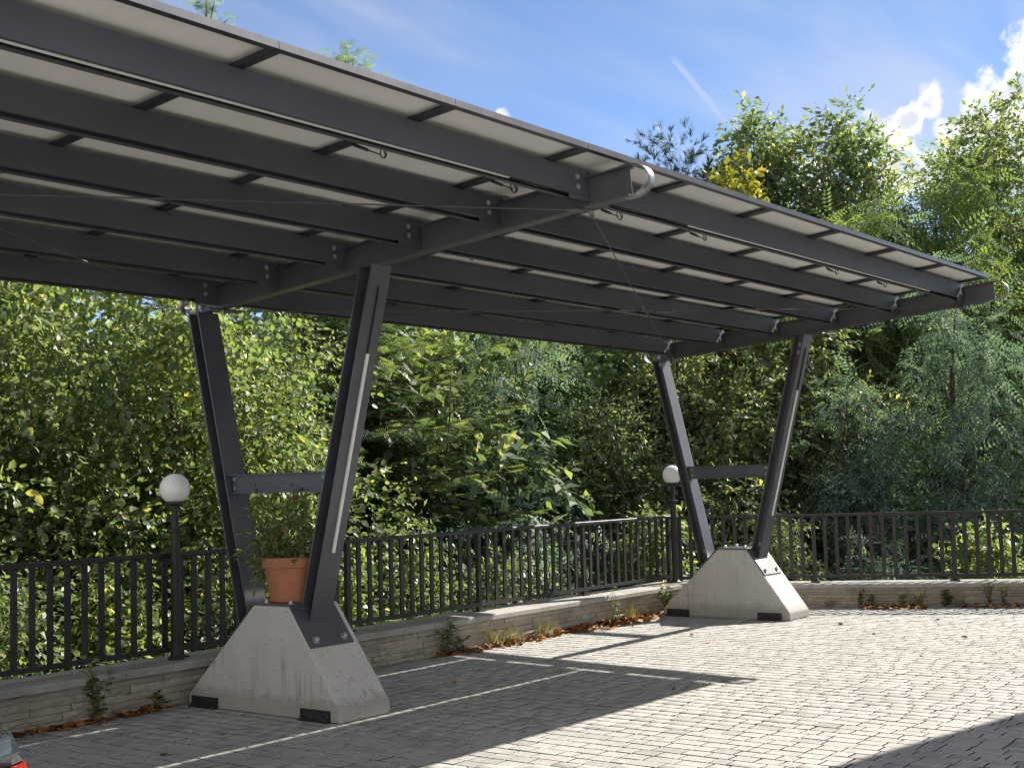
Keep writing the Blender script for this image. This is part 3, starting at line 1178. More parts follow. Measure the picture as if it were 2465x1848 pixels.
# ------------------------------------------------------------------ foliage
def leaf_shape(kind):
    """unit leaf along +x, width along y; returns verts, quads"""
    if kind == 'broad':
        v = [(0, 0, 0), (0.20, 0.36, 0.05), (0.64, 0.31, 0.02), (1.0, 0, -0.12), (0.64, -0.31, 0.02), (0.20, -0.36, 0.05)]
        q = [(0, 3, 2, 1), (0, 5, 4, 3)]
    elif kind == 'oval':
        v = [(0, 0, 0), (0.5, 0.24, 0.05), (1.0, 0, -0.1), (0.5, -0.24, 0.05)]
        q = [(0, 3, 2, 1)]
    elif kind == 'lance':
        v = [(0, 0, 0), (0.45, 0.14, 0.03), (1.0, 0, -0.12), (0.45, -0.14, 0.03)]
        q = [(0, 3, 2, 1)]
    elif kind == 'pinnate':
        v, q = [], []
        for i in range(6):
            x = 0.14 + 0.138 * i
            z = -0.22 * x * x
            for sg in (-1, 1):
                l = 0.21 * (1 - 0.25 * abs(i - 2.5) / 2.5)
                o = len(v)
                v += [(x, 0, z), (x + l * 0.10 + 0.036, sg * l * 0.5, z + 0.015), (x + l * 0.32, sg * l, z - 0.03), (x + l * 0.10 - 0.052, sg * l * 0.55, z + 0.015)]
                q.append((o, o + 1, o + 2, o + 3) if sg < 0 else (o + 3, o + 2, o + 1, o))
        o = len(v)
        v += [(0.97, 0, -0.2), (1.05, 0.045, -0.22), (1.16, 0, -0.28), (1.05, -0.045, -0.22)]
        q.append((o, o + 3, o + 2, o + 1))
    elif kind == 'fir':
        # a flat needle spray: side twigs as slim blades
        v, q = [], []
        for i in range(6):
            x = 0.05 + 0.155 * i
            l = 0.32 * (1.05 - x) + 0.10
            for sg in (-1, 1):
                o = len(v)
                v += [(x, 0, 0), (x + l * 0.35 + 0.035, sg * l * 0.5, 0.02), (x + l * 0.75, sg * l, -0.04), (x + l * 0.35 - 0.035, sg * l * 0.5, 0.02)]
                q.append((o, o + 1, o + 2, o + 3) if sg < 0 else (o + 3, o + 2, o + 1, o))
        o = len(v)
        v += [(0, 0, 0.012), (0.5, 0.03, 0.02), (1.12, 0, -0.02), (0.5, -0.03, 0.02)]
        q.append((o, o + 3, o + 2, o + 1))
    elif kind == 'tuft':
        # pine tuft: needles fanned about the shoot
        v, q = [], []
        rr = random.Random(3)
        for i in range(16):
            a = i * 2.4
            e = rr.uniform(0.25, 0.85)
            d = Vector((math.cos(e), math.sin(e) * math.cos(a), math.sin(e) * math.sin(a)))
            w = d.cross(Vector((0.3, 0.5, 0.8))).normalized() * 0.022
            b = Vector((rr.uniform(0, 0.45), 0, 0))
            o = len(v)
            t = b + d * rr.uniform(0.45, 0.6)
            v += [tuple(b - w), tuple(b + w), tuple(t + w * 0.4), tuple(t - w * 0.4)]
            q.append((o, o + 1, o + 2, o + 3))
    elif kind == 'blade':
        v = [(0, 0.02, 0), (0.5, 0.018, 0.0), (1.0, 0.0, -0.10), (0.5, -0.018, 0.0), (0, -0.02, 0)]
        q = [(0, 4, 3, 1), (1, 3, 2, 2)]
        q = [(0, 4, 3, 1), (1, 3, 2, 1)]
        v = [(0, 0.02, 0), (0, -0.02, 0), (0.55, -0.017, 0.0), (0.55, 0.017, 0.0), (1.0, 0.003, -0.14), (1.0, -0.003, -0.14)]
        q = [(0, 1, 2, 3), (3, 2, 5, 4)]
    return np.array(v, float), np.array(q, int)


SHAPES = {k: leaf_shape(k) for k in ('broad', 'oval', 'lance', 'pinnate', 'fir', 'tuft', 'blade')}


def norm(a):
    return a / np.maximum(np.linalg.norm(a, axis=-1, keepdims=True), 1e-9)


def leaves_mesh(name, kind, pos, axis, up, size, tint, mat):
    """many leaves as one mesh: pos (n,3), axis (n,3) leaf direction, up (n,3) rough normal"""
    V0, Q0 = SHAPES[kind]
    n = len(pos)
    x = norm(axis)
    y = norm(np.cross(up, x))
    z = np.cross(x, y)
    s = np.asarray(size).reshape(-1, 1, 1) * np.ones((n, 1, 1))
    V = (V0[None, :, 0:1] * x[:, None, :] + V0[None, :, 1:2] * y[:, None, :] + V0[None, :, 2:3] * z[:, None, :]) * s + pos[:, None, :]
    F = Q0[None] + (np.arange(n) * len(V0))[:, None, None]
    T = np.repeat(tint, len(Q0))
    return np_mesh(name, V.reshape(-1, 3), F.reshape(-1, 4), mat, T)


def lobe_sample(rng, lobes, n, inner=0.45):
    """points through the outer part of a set of ellipsoids, with their outward directions"""
    L = np.array([(*c, *r) for c, r in lobes], float)
    wgt = (L[:, 3] * L[:, 4] + L[:, 4] * L[:, 5] + L[:, 3] * L[:, 5])
    idx = rng.choice(len(L), n, p=wgt / wgt.sum())
    d = norm(rng.normal(size=(n, 3)))
    rad = inner + (1.06 - inner) * rng.random(n) ** 0.55
    p = L[idx, :3] + d * L[idx, 3:] * rad[:, None]
    out = norm(d / L[idx, 3:])
    return p, out, idx


def clumped(rng, p, scale=0.7):
    """smooth pseudo-noise per point so that sprays near each other share a tone"""
    k = rng.normal(size=(3, 5)) / scale * 2.2
    ph = rng.random(5) * 6.28
    return np.sin(p @ k + ph).mean(1)


def make_crown(rng, kind, lobes, n_spray, per, spray_len, size, mat, droop=0.35, yellow=0.0, name='crown', inner=0.45, lift=0.9):
    p, out, idx = lobe_sample(rng, lobes, n_spray, inner)
    ax = norm(out + rng.normal(size=p.shape) * 0.45 + np.array([0, 0, -droop]))
    tone = clumped(rng, p)
    P, A, U, S, T = [], [], [], [], []
    side = norm(np.cross(ax, np.array([0, 0, 1.0]) + rng.normal(size=p.shape) * 0.25))
    for j in range(per):
        t = (j + 0.5 + rng.random(len(p)) * 0.4) / per
        sl = spray_len * (0.7 + 0.6 * rng.random(len(p)))
        sag = np.zeros_like(p)
        sag[:, 2] = -0.30 * droop * (t ** 2) * sl
        q = p + ax * ((t - 0.35) * sl)[:, None] + sag
        sg = 1 if j % 2 else -1
        a = ax * 0.55 + side * (sg * 0.75) + rng.normal(size=p.shape) * 0.35 + np.array([0, 0, -0.25 * droop])
        if j == per - 1:
            a = ax + rng.normal(size=p.shape) * 0.2
        u = np.array([0, 0, lift]) + out * 0.35 + rng.normal(size=p.shape) * 0.55
        P.append(q)
        A.append(a)
        U.append(u)
        S.append(size * (0.45 + 0.85 * rng.random(len(p)) ** 1.2))
        tt = np.clip(0.42 + 0.22 * tone + 0.20 * rng.normal(size=len(p)), 0, 0.93)
        if yellow > 0:
            yl = rng.random(len(p)) < yellow * (1 + 1.5 * (tone > 0.35))
            tt = np.where(yl, 0.95 + 0.05 * rng.random(len(p)), tt)
        T.append(tt)
    return leaves_mesh(name, kind, np.concatenate(P), np.concatenate(A), np.concatenate(U), np.concatenate(S), np.concatenate(T), mat)


def make_lobes(rng, base, h, rad, n, z0=0.25, squash=0.8, lean=(0, 0)):
    """an uneven heap of ellipsoids between z0*h and h above base"""
    L = []
    for i in range(n):
        f = (i + 0.5) / n
        z = z0 * h + (1 - z0) * h * f
        env = rad * (1.0 - 0.60 * max(0.0, (f - 0.35) / 0.65) ** 1.7) * (0.75 + 0.25 * min(1, f / 0.25))
        a = rng.random() * 2 * math.pi
        d = env * (0.35 + 0.5 * rng.random())
        r = env * (0.38 + 0.28 * rng.random())
        L.append(((base[0] + math.cos(a) * d + lean[0] * f, base[1] + math.sin(a) * d + lean[1] * f, base[2] + z - r * squash * 0.6),
                  (r, r, r * squash)))
    L.append(((base[0] + lean[0] * 0.5, base[1] + lean[1] * 0.5, base[2] + h * 0.5), (rad * 0.55, rad * 0.55, h * 0.33)))
    L.append(((base[0] + lean[0], base[1] + lean[1], base[2] + h * 0.86), (rad * 0.34, rad * 0.34, h * 0.12)))
    return L


def make_trunk(rng, base, h, lobes, r0, name='trunk', mat='bark', limbs=16):
    mb = MB()
    b = Vector(base)
    top = Vector(lobes[-1][0])
    pts, rs = [], []
    for i in range(8):
        t = i / 7
        p = b.lerp(top, t) + Vector((rng.normal() * 0.06, rng.normal() * 0.06, 0)) * (0 if i == 0 else 1)
        pts.append(p)
        rs.append(r0 * (1 - 0.85 * t))
    mb.tube(pts, rs, 8)
    for c, r in list(lobes)[:limbs]:
        c = Vector(c)
        t = max(0.12, min(0.85, (c.z - b.z) / max(0.1, (top.z - b.z)) - 0.22))
        i = min(6, int(t * 7))
        s = pts[i].lerp(pts[i + 1], t * 7 - i)
        mid = s.lerp(c, 0.5) + Vector((0, 0, 0.12 * (c - s).length)) + Vector(rng.normal(size=3) * 0.08)
        rr = r0 * (1 - 0.85 * t) * 0.55
        mb.tube([s, mid, c], [rr, rr * 0.6, rr * 0.25], 6)
        for _ in range(9):
            e = c + Vector(rng.normal(size=3)) * (r[0] * 0.62)
            s2 = mid.lerp(c, 0.3 + 0.7 * rng.random())
            mb.tube([s2, s2.lerp(e, 0.5) + Vector(rng.normal(size=3)) * 0.05, e], [max(0.005, rr * 0.3), max(0.004, rr * 0.2), 0.002], 4)
    return mb.mesh(name, mat, True)


TREE_N = [0]


def tree(kind, base, h, rad, label, name, cat='tree', mat=None, n_spray=1500, per=9, spray=0.45, size=0.09, lobes_n=16, z0=0.1, trunk_r=0.10,
         yellow=0.02, group='trees and shrubs beyond the railing', squash=0.8, lean=(0, 0), droop=0.35, seed=None, inner=0.45, limbs=16, lobes=None, lift=0.9):
    TREE_N[0] += 1
    rng = np.random.default_rng(seed if seed is not None else 100 + TREE_N[0])
    root = thing(name, base, label, cat, group)
    lobes = lobes or make_lobes(rng, base, h, rad, lobes_n, z0, squash, lean)
    link('trunk' if cat == 'tree' else 'stem', make_trunk(rng, base, h, lobes, trunk_r, limbs=limbs), root)
    shape, mt = {'broad': ('broad', 'leaf_broad'), 'olive': ('oval', 'leaf_olive'), 'yellow': ('broad', 'leaf_yellow'), 'locust': ('pinnate', 'leaf_locust'),
                 'locust_light': ('pinnate', 'leaf_locust_light'), 'dark': ('oval', 'leaf_dark'), 'lance': ('lance', 'leaf_olive'), 'pine': ('tuft', 'needle_blue')}[kind]
    me = make_crown(rng, shape, lobes, n_spray, per, spray, size, mat or mt, droop, yellow, inner=inner, lift=lift)
    link('crown' if cat == 'tree' else 'foliage', me, root)
    return root, lobes, rng


def spruce(base, h, rad, label, whorls=30, seed=1, dens=1.0):
    rng = np.random.default_rng(seed)
    root = thing('spruce_tree', base, label, 'tree', 'trees and shrubs beyond the railing')
    b = np.array(base, float)
    mb = MB()
    mb.tube([tuple(b), tuple(b + [0.03, 0.02, h * 0.5]), tuple(b + [0, 0, h * 0.98])], [0.14, 0.085, 0.012], 8)
    P, A, U, S, T = [], [], [], [], []
    for w in range(whorls):
        f = (w + 0.3) / whorls
        z = h * (0.06 + 0.93 * f)
        L = rad * (1 - f) ** 0.85 + 0.10
        nb = int(9 + 6 * (1 - f))
        for k in range(nb):
            a = rng.random() * 2 * math.pi
            l = L * (0.7 + 0.45 * rng.random())
            d = np.array([math.cos(a), math.sin(a), 0])
            side = np.array([-d[1], d[0], 0])
            rise = 0.45 * f ** 3 * 2 - 0.22 * (1 - f) + rng.normal() * 0.06
            npt = max(3, int(l / 0.12 * dens))
            pts = []
            tone = rng.normal() * 0.16
            for i in range(npt + 1):
                t = i / npt
                p = b + np.array([0, 0, z]) + d * l * t + np.array([0, 0, l * (rise * t - 0.10 * t + 0.16 * t ** 3)])
                pts.append(p)
                if t < 0.18:
                    continue
                # sprays to both sides, longest mid-branch, tips bright
                for sg in (-1, 1):
                    sl = 0.24 * (1.15 - 0.5 * t) * (0.75 + 0.5 * rng.random()) * min(1, 0.45 + l / 1.6)
                    P.append(p)
                    A.append(d * 0.40 + side * sg * 0.9 + rng.normal(size=3) * 0.30 + np.array([0, 0, -0.22]))
                    U.append(np.array([0, 0, 1.0]) + rng.normal(size=3) * 0.35)
                    S.append(sl)
                    T.append(np.clip(0.30 + 0.40 * (t > 0.72) + tone + rng.normal() * 0.14, 0, 1))
            P.append(pts[-1])
            A.append(d + np.array([0, 0, 0.15]))
            U.append(np.array([0, 0, 1.0]))
            S.append(0.26 * min(1, 0.45 + l / 1.6))
            T.append(np.clip(0.85 + rng.normal() * 0.1, 0, 1))
            if l > 0.4:
                mb.tube([tuple(pts[0]), tuple(pts[len(pts) // 2]), tuple(pts[-1])], [0.022 * (1 - f) + 0.006, 0.012, 0.003], 5)
    # leader shoots
    for k in range(9):
        a = k * 0.7
        P.append(b + np.array([0, 0, h * (0.93 + 0.008 * k)]))
        A.append(np.array([math.cos(a * 2) * 0.7, math.sin(a * 2) * 0.7, 0.55]))
        U.append(np.array([0, 0, 1.0]) + rng.normal(size=3) * 0.3)
        S.append(0.20)
        T.append(0.5)
    P.append(b + np.array([0, 0, h * 0.97])); A.append(np.array([0, 0.05, 1.0])); U.append(np.array([1.0, 0, 0])); S.append(0.25); T.append(0.5)
    link('trunk', mb.mesh('trunk', 'bark', True), root)
    link('crown', leaves_mesh('crown', 'fir', np.array(P), np.array(A), np.array(U), np.array(S), np.array(T), 'needle'), root)


def build_trees():
    G = -1.2
    # broad-leaved trees behind the left stretch of the railing
    tree('broad', (4.6, 10.9, G), 5.2, 1.7, 'broad-leaved tree at the left edge above the parked car', 'broadleaf_tree', n_spray=2700, per=9, size=0.074, lobes_n=22, z0=0.02, yellow=0.01)
    tree('broad', (6.7, 11.0, G), 5.6, 1.75, 'tall broad-leaved tree behind the globe lamp beside the flower pot', 'broadleaf_tree', n_spray=3700, per=9, size=0.074, lobes_n=26, z0=0.02, yellow=0.012)
    tree('broad', (8.5, 10.7, G), 5.3, 1.6, 'broad-leaved tree with yellow leaves seen between the near legs', 'broadleaf_tree', n_spray=3500, per=9, size=0.074, lobes_n=26, z0=0.02, yellow=0.03)
    tree('broad', (10.2, 11.4, G), 5.4, 1.5, 'bright green broad-leaved tree just left of the spruce', 'broadleaf_tree', n_spray=2600, per=9, size=0.074, lobes_n=22, z0=0.05, yellow=0.015)
    # spruces
    spruce((12.55, 12.15, G), 8.55, 2.7, 'spruce with light green tips between the two leg frames', 38, 5, 0.85)
    spruce((13.1, 15.6, G), 10.35, 2.8, 'tallest spruce, its tip showing above the roof at upper left', 28, 9, 0.5)
    # middle
    tree('locust', (14.6, 11.0, G), 5.6, 1.75, 'dark bluish locust tree left of the far leg frame', 'locust_tree', n_spray=520, per=6, spray=0.55, size=0.32, lobes_n=18, z0=0.05, droop=0.6, yellow=0.02, limbs=7)
    tree('locust_light', (16.4, 12.2, G), 6.2, 1.8, 'feathery locust tree behind the corner globe lamp', 'locust_tree', n_spray=520, per=6, spray=0.55, size=0.32, lobes_n=18, z0=0.1, droop=0.5, yellow=0.03)
    tree('olive', (15.4, 9.9, G), 3.9, 1.25, 'olive green shrub with cream flower heads behind the corner lamp', 'flowering_shrub', cat='shrub', n_spray=1500, per=9, size=0.075, spray=0.35, z0=0.0, yellow=0.06, trunk_r=0.05)
    tree('olive', (17.1, 9.9, G), 5.9, 1.6, 'yellowish leafy tree seen between the far legs', 'leafy_tree', n_spray=2200, per=9, size=0.105, spray=0.4, z0=0.02, yellow=0.08)
    tree('olive', (19.0, 8.7, G), 5.6, 1.7, 'leafy tree with bare forked limbs right of the far leg frame', 'leafy_tree', n_spray=2100, per=9, size=0.105, spray=0.4, z0=0.2, yellow=0.06, trunk_r=0.13, limbs=14)
    # skyline on the right
    tree('pine', (22.1, 12.3, G), 9.4, 1.6, 'dark pine standing behind the yellow tree on the skyline', 'pine_tree', n_spray=620, per=6, spray=0.5, size=0.29, z0=0.3, lobes_n=14, droop=-0.2, yellow=0)
    tree('olive', (23.1, 11.5, G), 9.75, 2.0, 'tall olive green tree on the skyline, left of the pair', 'leafy_tree', n_spray=4200, per=9, size=0.15, spray=0.45, z0=0.25, yellow=0.04, squash=1.1, inner=0.2, lobes_n=24)
    tree('olive', (23.8, 10.2, G), 9.9, 1.9, 'tall pointed olive green tree on the skyline, right of the pair', 'leafy_tree', n_spray=4200, per=9, size=0.15, spray=0.45, z0=0.25, yellow=0.04, squash=1.2, inner=0.2, lobes_n=24)
    tree('yellow', (20.4, 10.6, G), 8.2, 1.35, 'bright yellow autumn tree above the carport roof edge', 'yellow_tree', n_spray=1300, per=8, size=0.13, spray=0.4, z0=0.35, lobes_n=10, yellow=0)
    tree('locust_light', (21.6, 8.75, G), 7.5, 1.9, 'sunlit feathery locust tree right of the skyline pair', 'locust_tree', n_spray=720, per=6, spray=0.6, size=0.41, lobes_n=20, z0=0.2, droop=0.45, yellow=0.02)
    tree('locust_light', (24.0, 8.3, G), 8.5, 1.7, 'sunlit locust tree behind the carport corner at right', 'locust_tree', n_spray=680, per=6, spray=0.6, size=0.45, lobes_n=18, z0=0.2, droop=0.45, yellow=0.03)
    tree('olive', (26.6, 8.0, G), 10.2, 2.3, 'tall olive green tree at the right edge under the clouds', 'leafy_tree', n_spray=4400, per=9, size=0.155, spray=0.5, z0=0.2, yellow=0.05, squash=1.0, inner=0.2, lobes_n=24)
    tree('locust', (19.7, 6.65, G), 5.9, 1.75, 'shaded bluish locust tree at right under the carport corner', 'locust_tree', n_spray=740, per=6, spray=0.6, size=0.36, lobes_n=20, z0=0.03, droop=0.75, yellow=0.0)
    tree('locust', (18.4, 7.9, G), 4.3, 1.2, 'low bluish locust beside the shaded locust tree', 'locust_tree', n_spray=440, per=6, spray=0.55, size=0.32, lobes_n=14, z0=0.03, droop=0.7, yellow=0.0)
    # out of frame on the right, shading the locust
    tree('olive', (26.3, 4.6, G), 9.0, 2.0, 'tall broad tree just outside the right edge', 'leafy_tree', n_spray=1500, per=9, size=0.17, spray=0.6, z0=0.15, yellow=0.03)
    tree('olive', (22.4, 12.05, G), 8.7, 1.9, 'leafy tree filling the skyline between pine and olive pair', 'leafy_tree', n_spray=2400, per=8, size=0.14, spray=0.5, z0=0.25, yellow=0.05, inner=0.2)
    tree('locust_light', (25.2, 9.2, G), 8.2, 1.9, 'pale green locust between the skyline pair and the right edge', 'locust_tree', n_spray=480, per=6, spray=0.6, size=0.46, lobes_n=18, z0=0.2, droop=0.45, yellow=0.03)
    # deep wood behind
    backs = [((5.5, 14.5), 6.4, 'dark wood tree behind the left broad-leaved trees'), ((9.0, 14.8), 6.6, 'dark wood tree deep behind the near leg frame'),
             ((16.0, 16.5), 7.4, 'dark wood tree deep behind the spruce'), ((19.0, 14.2), 7.6, 'dark wood tree deep behind the feathery locust'),
             ((22.2, 14.8), 7.8, 'dark wood tree deep behind the pine'), ((26.0, 12.6), 7.8, 'dark wood tree deep behind the skyline pair'),
             ((29.0, 10.4), 7.6, 'dark wood tree deep behind the sunlit locusts'), ((12.2, 17.5), 6.8, 'dark wood tree behind the tallest spruce'), ((14.4, 14.3), 6.4, 'dark wood tree close behind the spruce'), ((17.6, 13.2), 6.6, 'dark wood tree behind the corner lamp'), ((7.2, 13.4), 6.2, 'dark wood tree close behind the lamp tree'), ((28.2, 7.3), 8.2, 'dark wood tree behind the tall tree at the right edge'), ((23.5, 12.9), 7.0, 'dark wood tree between pine and skyline pair'), ((14.0, 13.0), 7.2, 'dark wood tree right behind the spruce top')]
    for (x, y), h, lab in backs:
        tree('olive', (x, y, G), h, 2.6, lab, 'wood_tree', n_spray=1850, per=8, size=0.22, spray=0.6, z0=0.02, lobes_n=18, yellow=0.01, inner=0.2)
    # undergrowth right behind the railings
    ug = [(4.2, 9.4), (5.5, 9.3), (6.8, 9.5), (8.1, 9.3), (9.4, 9.4), (10.7, 9.5), (12.0, 9.4), (13.3, 9.5), (14.6, 8.9), (15.5, 7.7), (16.1, 6.5), (16.7, 5.3), (17.3, 4.1)]
    where = ['far left end of the railing', 'left of the near globe lamp', 'near globe lamp', 'near leg frame', 'railing right of the near base',
             'railing under the spruce', 'railing left of the far base', 'corner globe lamp', 'far concrete base', 'first stretch of the end railing',
             'middle of the end railing', 'end railing under the shaded locust', 'right edge of the end railing']
    for i, ((x, y), wn) in enumerate(zip(ug, where)):
        h = 2.15 + 0.25 * math.sin(i * 1.7)
        kind = ('broad', 'olive', 'broad', 'dark')[i % 4] if x < 12 else ('olive', 'locust', 'broad')[i % 3]
        kw = dict(n_spray=900, per=8, size=0.072, spray=0.35)
        if kind == 'locust':
            kw = dict(n_spray=190, per=6, size=0.28, spray=0.4)
        tree(kind, (x, y, G), h, 0.85, 'leafy shrub growing behind the ' + wn, 'shrub', cat='shrub', z0=0.0, lobes_n=9, trunk_r=0.03, yellow=0.012, limbs=5, **kw)


def build_dead_twigs():
    def twigs(base, h, seed, label):
        rr = np.random.default_rng(seed)
        mb = MB()
        b = Vector(base)

        def grow(p, d, l, r, depth):
            q = p + d * l
            mid = p.lerp(q, 0.5) + Vector(rr.normal(size=3)) * l * 0.04
            mb.tube([p, mid, q], [r, r * 0.8, r * 0.6], 5)
            if depth == 0:
                return
            for k in range(2 + (rr.random() > 0.6)):
                nd = (d + Vector(rr.normal(size=3)) * 0.28 + Vector((0, 0, 0.2))).normalized()
                grow(p.lerp(q, 0.55 + 0.45 * rr.random()), nd, l * (0.35 + 0.2 * rr.random()), r * 0.55, depth - 1)
        grow(b, Vector((0.03, 0, 1)).normalized(), h * 0.62, 0.03, 4)
        o = mb.build('bare_sapling', 'twig')
        tag(o, label, 'tree', 'trees and shrubs beyond the railing')
    twigs((21.6, 13.3, 1.0), 6.3, 3, 'bare dead sapling on the skyline above the carport roof')
    twigs((25.2, 9.75, 1.0), 7.2, 6, 'bare dead sapling on the skyline in front of the clouds')


# ------------------------------------------------------------------ small things
def build_pot():
    root = thing('potted_plant', (6.455, 6.845, 0.748), 'bushy plant in a terracotta pot on the near concrete base', 'potted plant')
    c = (6.455, 6.845, 0.748)
    p = MB()
    prof = [(0.142, 0.0), (0.150, 0.01), (0.188, 0.235), (0.205, 0.238), (0.212, 0.300), (0.206, 0.306), (0.190, 0.302), (0.182, 0.26)]
    p.lathe(prof, 40, c)
    p.build('pot', 'terracotta', root, smooth=False, bevel=0)
    MB().lathe([(0.181, 0.262), (0.181, 0.272)], 28, c).build('soil', 'potting_soil', root)
    rng = np.random.default_rng(4)
    cz = 0.748 + 0.30
    lobes = [((6.455, 6.845, cz + 0.10), (0.23, 0.23, 0.12)), ((6.40, 6.95, cz + 0.20), (0.15, 0.15, 0.12)), ((6.47, 6.75, cz + 0.22), (0.14, 0.14, 0.13)),
             ((6.40, 7.06, cz + 0.08), (0.11, 0.13, 0.11)), ((6.38, 7.10, cz - 0.05), (0.08, 0.08, 0.10)), ((6.41, 6.72, cz + 0.42), (0.06, 0.08, 0.10)), ((6.37, 7.09, cz + 0.36), (0.05, 0.06, 0.10))]
    st = MB()
    for k in range(26):
        a = rng.random() * 6.28
        l = lobes[rng.integers(len(lobes))]
        e = Vector(l[0]) + Vector(rng.normal(size=3)) * 0.05
        s = Vector((6.455 + 0.08 * math.cos(a), 6.845 + 0.08 * math.sin(a), cz - 0.03))
        st.tube([s, s.lerp(e, 0.5) + Vector((0, 0, 0.05)), e], [0.004, 0.003, 0.002], 4)
    st.build('stems', 'weed_stem', root)
    link('foliage', make_crown(rng, 'oval', lobes, 260, 7, 0.15, 0.05, 'leaf_broad', 0.3, 0.01, 'foliage', 0.15), root)
    fl = [(6.36, 6.74, cz + 0.40), (6.35, 6.80, cz + 0.20), (6.33, 6.86, cz + 0.16), (6.36, 6.70, cz + 0.30)]
    P, A = [], []
    for f in fl:
        for k in range(6):
            P.append(f)
            A.append((rng.normal(), rng.normal(), rng.normal()))
    link('blossoms', leaves_mesh('blossoms', 'oval', np.array(P), np.array(A), rng.normal(size=(len(P), 3)), np.full(len(P), 0.028), rng.random(len(P)), 'flower_orange'), root)


def weed(loc, h, label, kind, seed, group='weeds at the foot of the walls'):
    rng = np.random.default_rng(seed)
    x, y, z = loc
    root = thing('weed', loc, label, 'plant', group)
    if kind == 'grass':
        n = 46
        a = rng.random(n) * 6.28
        P = np.stack([x + 0.05 * rng.normal(size=n), y + 0.03 * rng.normal(size=n), np.full(n, z)], 1)
        A = np.stack([np.cos(a) * 0.45, np.sin(a) * 0.45 - 0.1, np.ones(n)], 1)
        link('blades', leaves_mesh('blades', 'blade', P, A, rng.normal(size=(n, 3)) + np.array([0, -0.5, 0]), h * (0.5 + 0.6 * rng.random(n)), rng.random(n), 'grass_dry'), root)
        return
    st = MB()
    P, A, T = [], [], []
    for k in range(4 if kind == 'leafy' else 9):
        a = rng.random() * 6.28
        tip = Vector((x + 0.25 * h * math.cos(a), y + 0.14 * h * math.sin(a) - 0.02, z + h * (0.55 + 0.5 * rng.random())))
        s = Vector((x + rng.normal() * 0.02, y + rng.normal() * 0.01, z))
        mid = s.lerp(tip, 0.5) + Vector((rng.normal() * 0.03, rng.normal() * 0.02, 0.02))
        st.tube([s, mid, tip], [0.003, 0.0025, 0.0015], 4)
        for j in range(9):
            t = 0.15 + 0.85 * j / 8
            P.append(tuple(s.lerp(mid, t * 2) if t < 0.5 else mid.lerp(tip, t * 2 - 1)))
            b = rng.random() * 6.28
            A.append((math.cos(b), math.sin(b) - 0.3, 0.25))
    st.build('stems', 'weed_stem', root)
    n = len(P)
    link('leaves', leaves_mesh('leaves', 'oval' if kind == 'leafy' else 'broad', np.array(P), np.array(A), rng.normal(size=(n, 3)) * 0.4 + np.array([0, -0.3, 1]),
                               (0.05 if kind == 'leafy' else 0.055) * (0.6 + 0.7 * rng.random(n)), rng.random(n), 'leaf_weed' if kind == 'leafy' else 'leaf_broad'), root)


def build_weeds():
    F = WALL_Y - 0.03
    weed((5.52, F - 0.02, 0), 0.42, 'tall leafy weed climbing the wall near the parked car', 'bush', 1)
    weed((6.02, F, 0), 0.12, 'small weed in the leaf litter left of the near base', 'leafy', 2)
    weed((9.15, F - 0.03, 0), 0.34, 'dark leafy weed at the wall where the sunlight begins', 'bush', 3)
    weed((9.35, F - 0.02, 0), 0.16, 'small weed beside the dark weed at the wall', 'leafy', 4)
    weed((9.85, F - 0.02, 0), 0.20, 'sunlit dry grass tuft at the wall left of the leaf heap', 'grass', 5)
    weed((10.15, F - 0.03, 0), 0.17, 'second sunlit grass tuft along the wall', 'grass', 6)
    weed((10.6, F - 0.02, 0), 0.19, 'third sunlit grass tuft along the wall', 'grass', 7)
    weed((11.95, F - 0.03, 0), 0.36, 'upright yellow green weed at the wall left of the far base', 'leafy', 8)
    weed((12.2, F - 0.02, 0), 0.22, 'dry reddish weed beside the upright yellow green weed', 'grass', 9)
    weed((12.95, F - 0.02, 0.0), 0.32, 'trailing weed at the wall right behind the far base', 'bush', 10)
    labs = ['just right of the far base', 'second from the far base', 'third from the far base', 'with a yellow bloom', 'left of the end railing post', 'below the end railing post',
            'right of the end railing post', 'tall and upright near the right edge', 'dark and bushy at the right edge', 'low and wide near the right edge']
    for i, lab in enumerate(labs):
        s = 1.55 + 0.235 * i + (0.09 if i % 2 else 0)
        x, y, _ = end_pt(s, -0.04, 0)
        weed((x, y, 0), 0.13 + 0.11 * ((i * 37) % 10) / 10 + (0.10 if i in (7, 8) else 0), 'weed at the end wall, ' + lab, ('grass', 'leafy', 'leafy', 'leafy', 'grass', 'bush')[i % 6], 30 + i, 'weeds at the end wall')


def litter_mesh(name, pts, seed, size=(0.05, 0.10)):
    rng = np.random.default_rng(seed)
    n = len(pts)
    P = np.array(pts)
    a = rng.random(n) * 6.28
    A = np.stack([np.cos(a), np.sin(a), rng.normal(size=n) * 0.25], 1)
    U = rng.normal(size=(n, 3)) * 0.45 + np.array([0, 0, 1])
    return leaves_mesh(name, 'broad', P, A, U, rng.uniform(size[0], size[1], n) * 0.85, rng.random(n), 'dry_leaf')


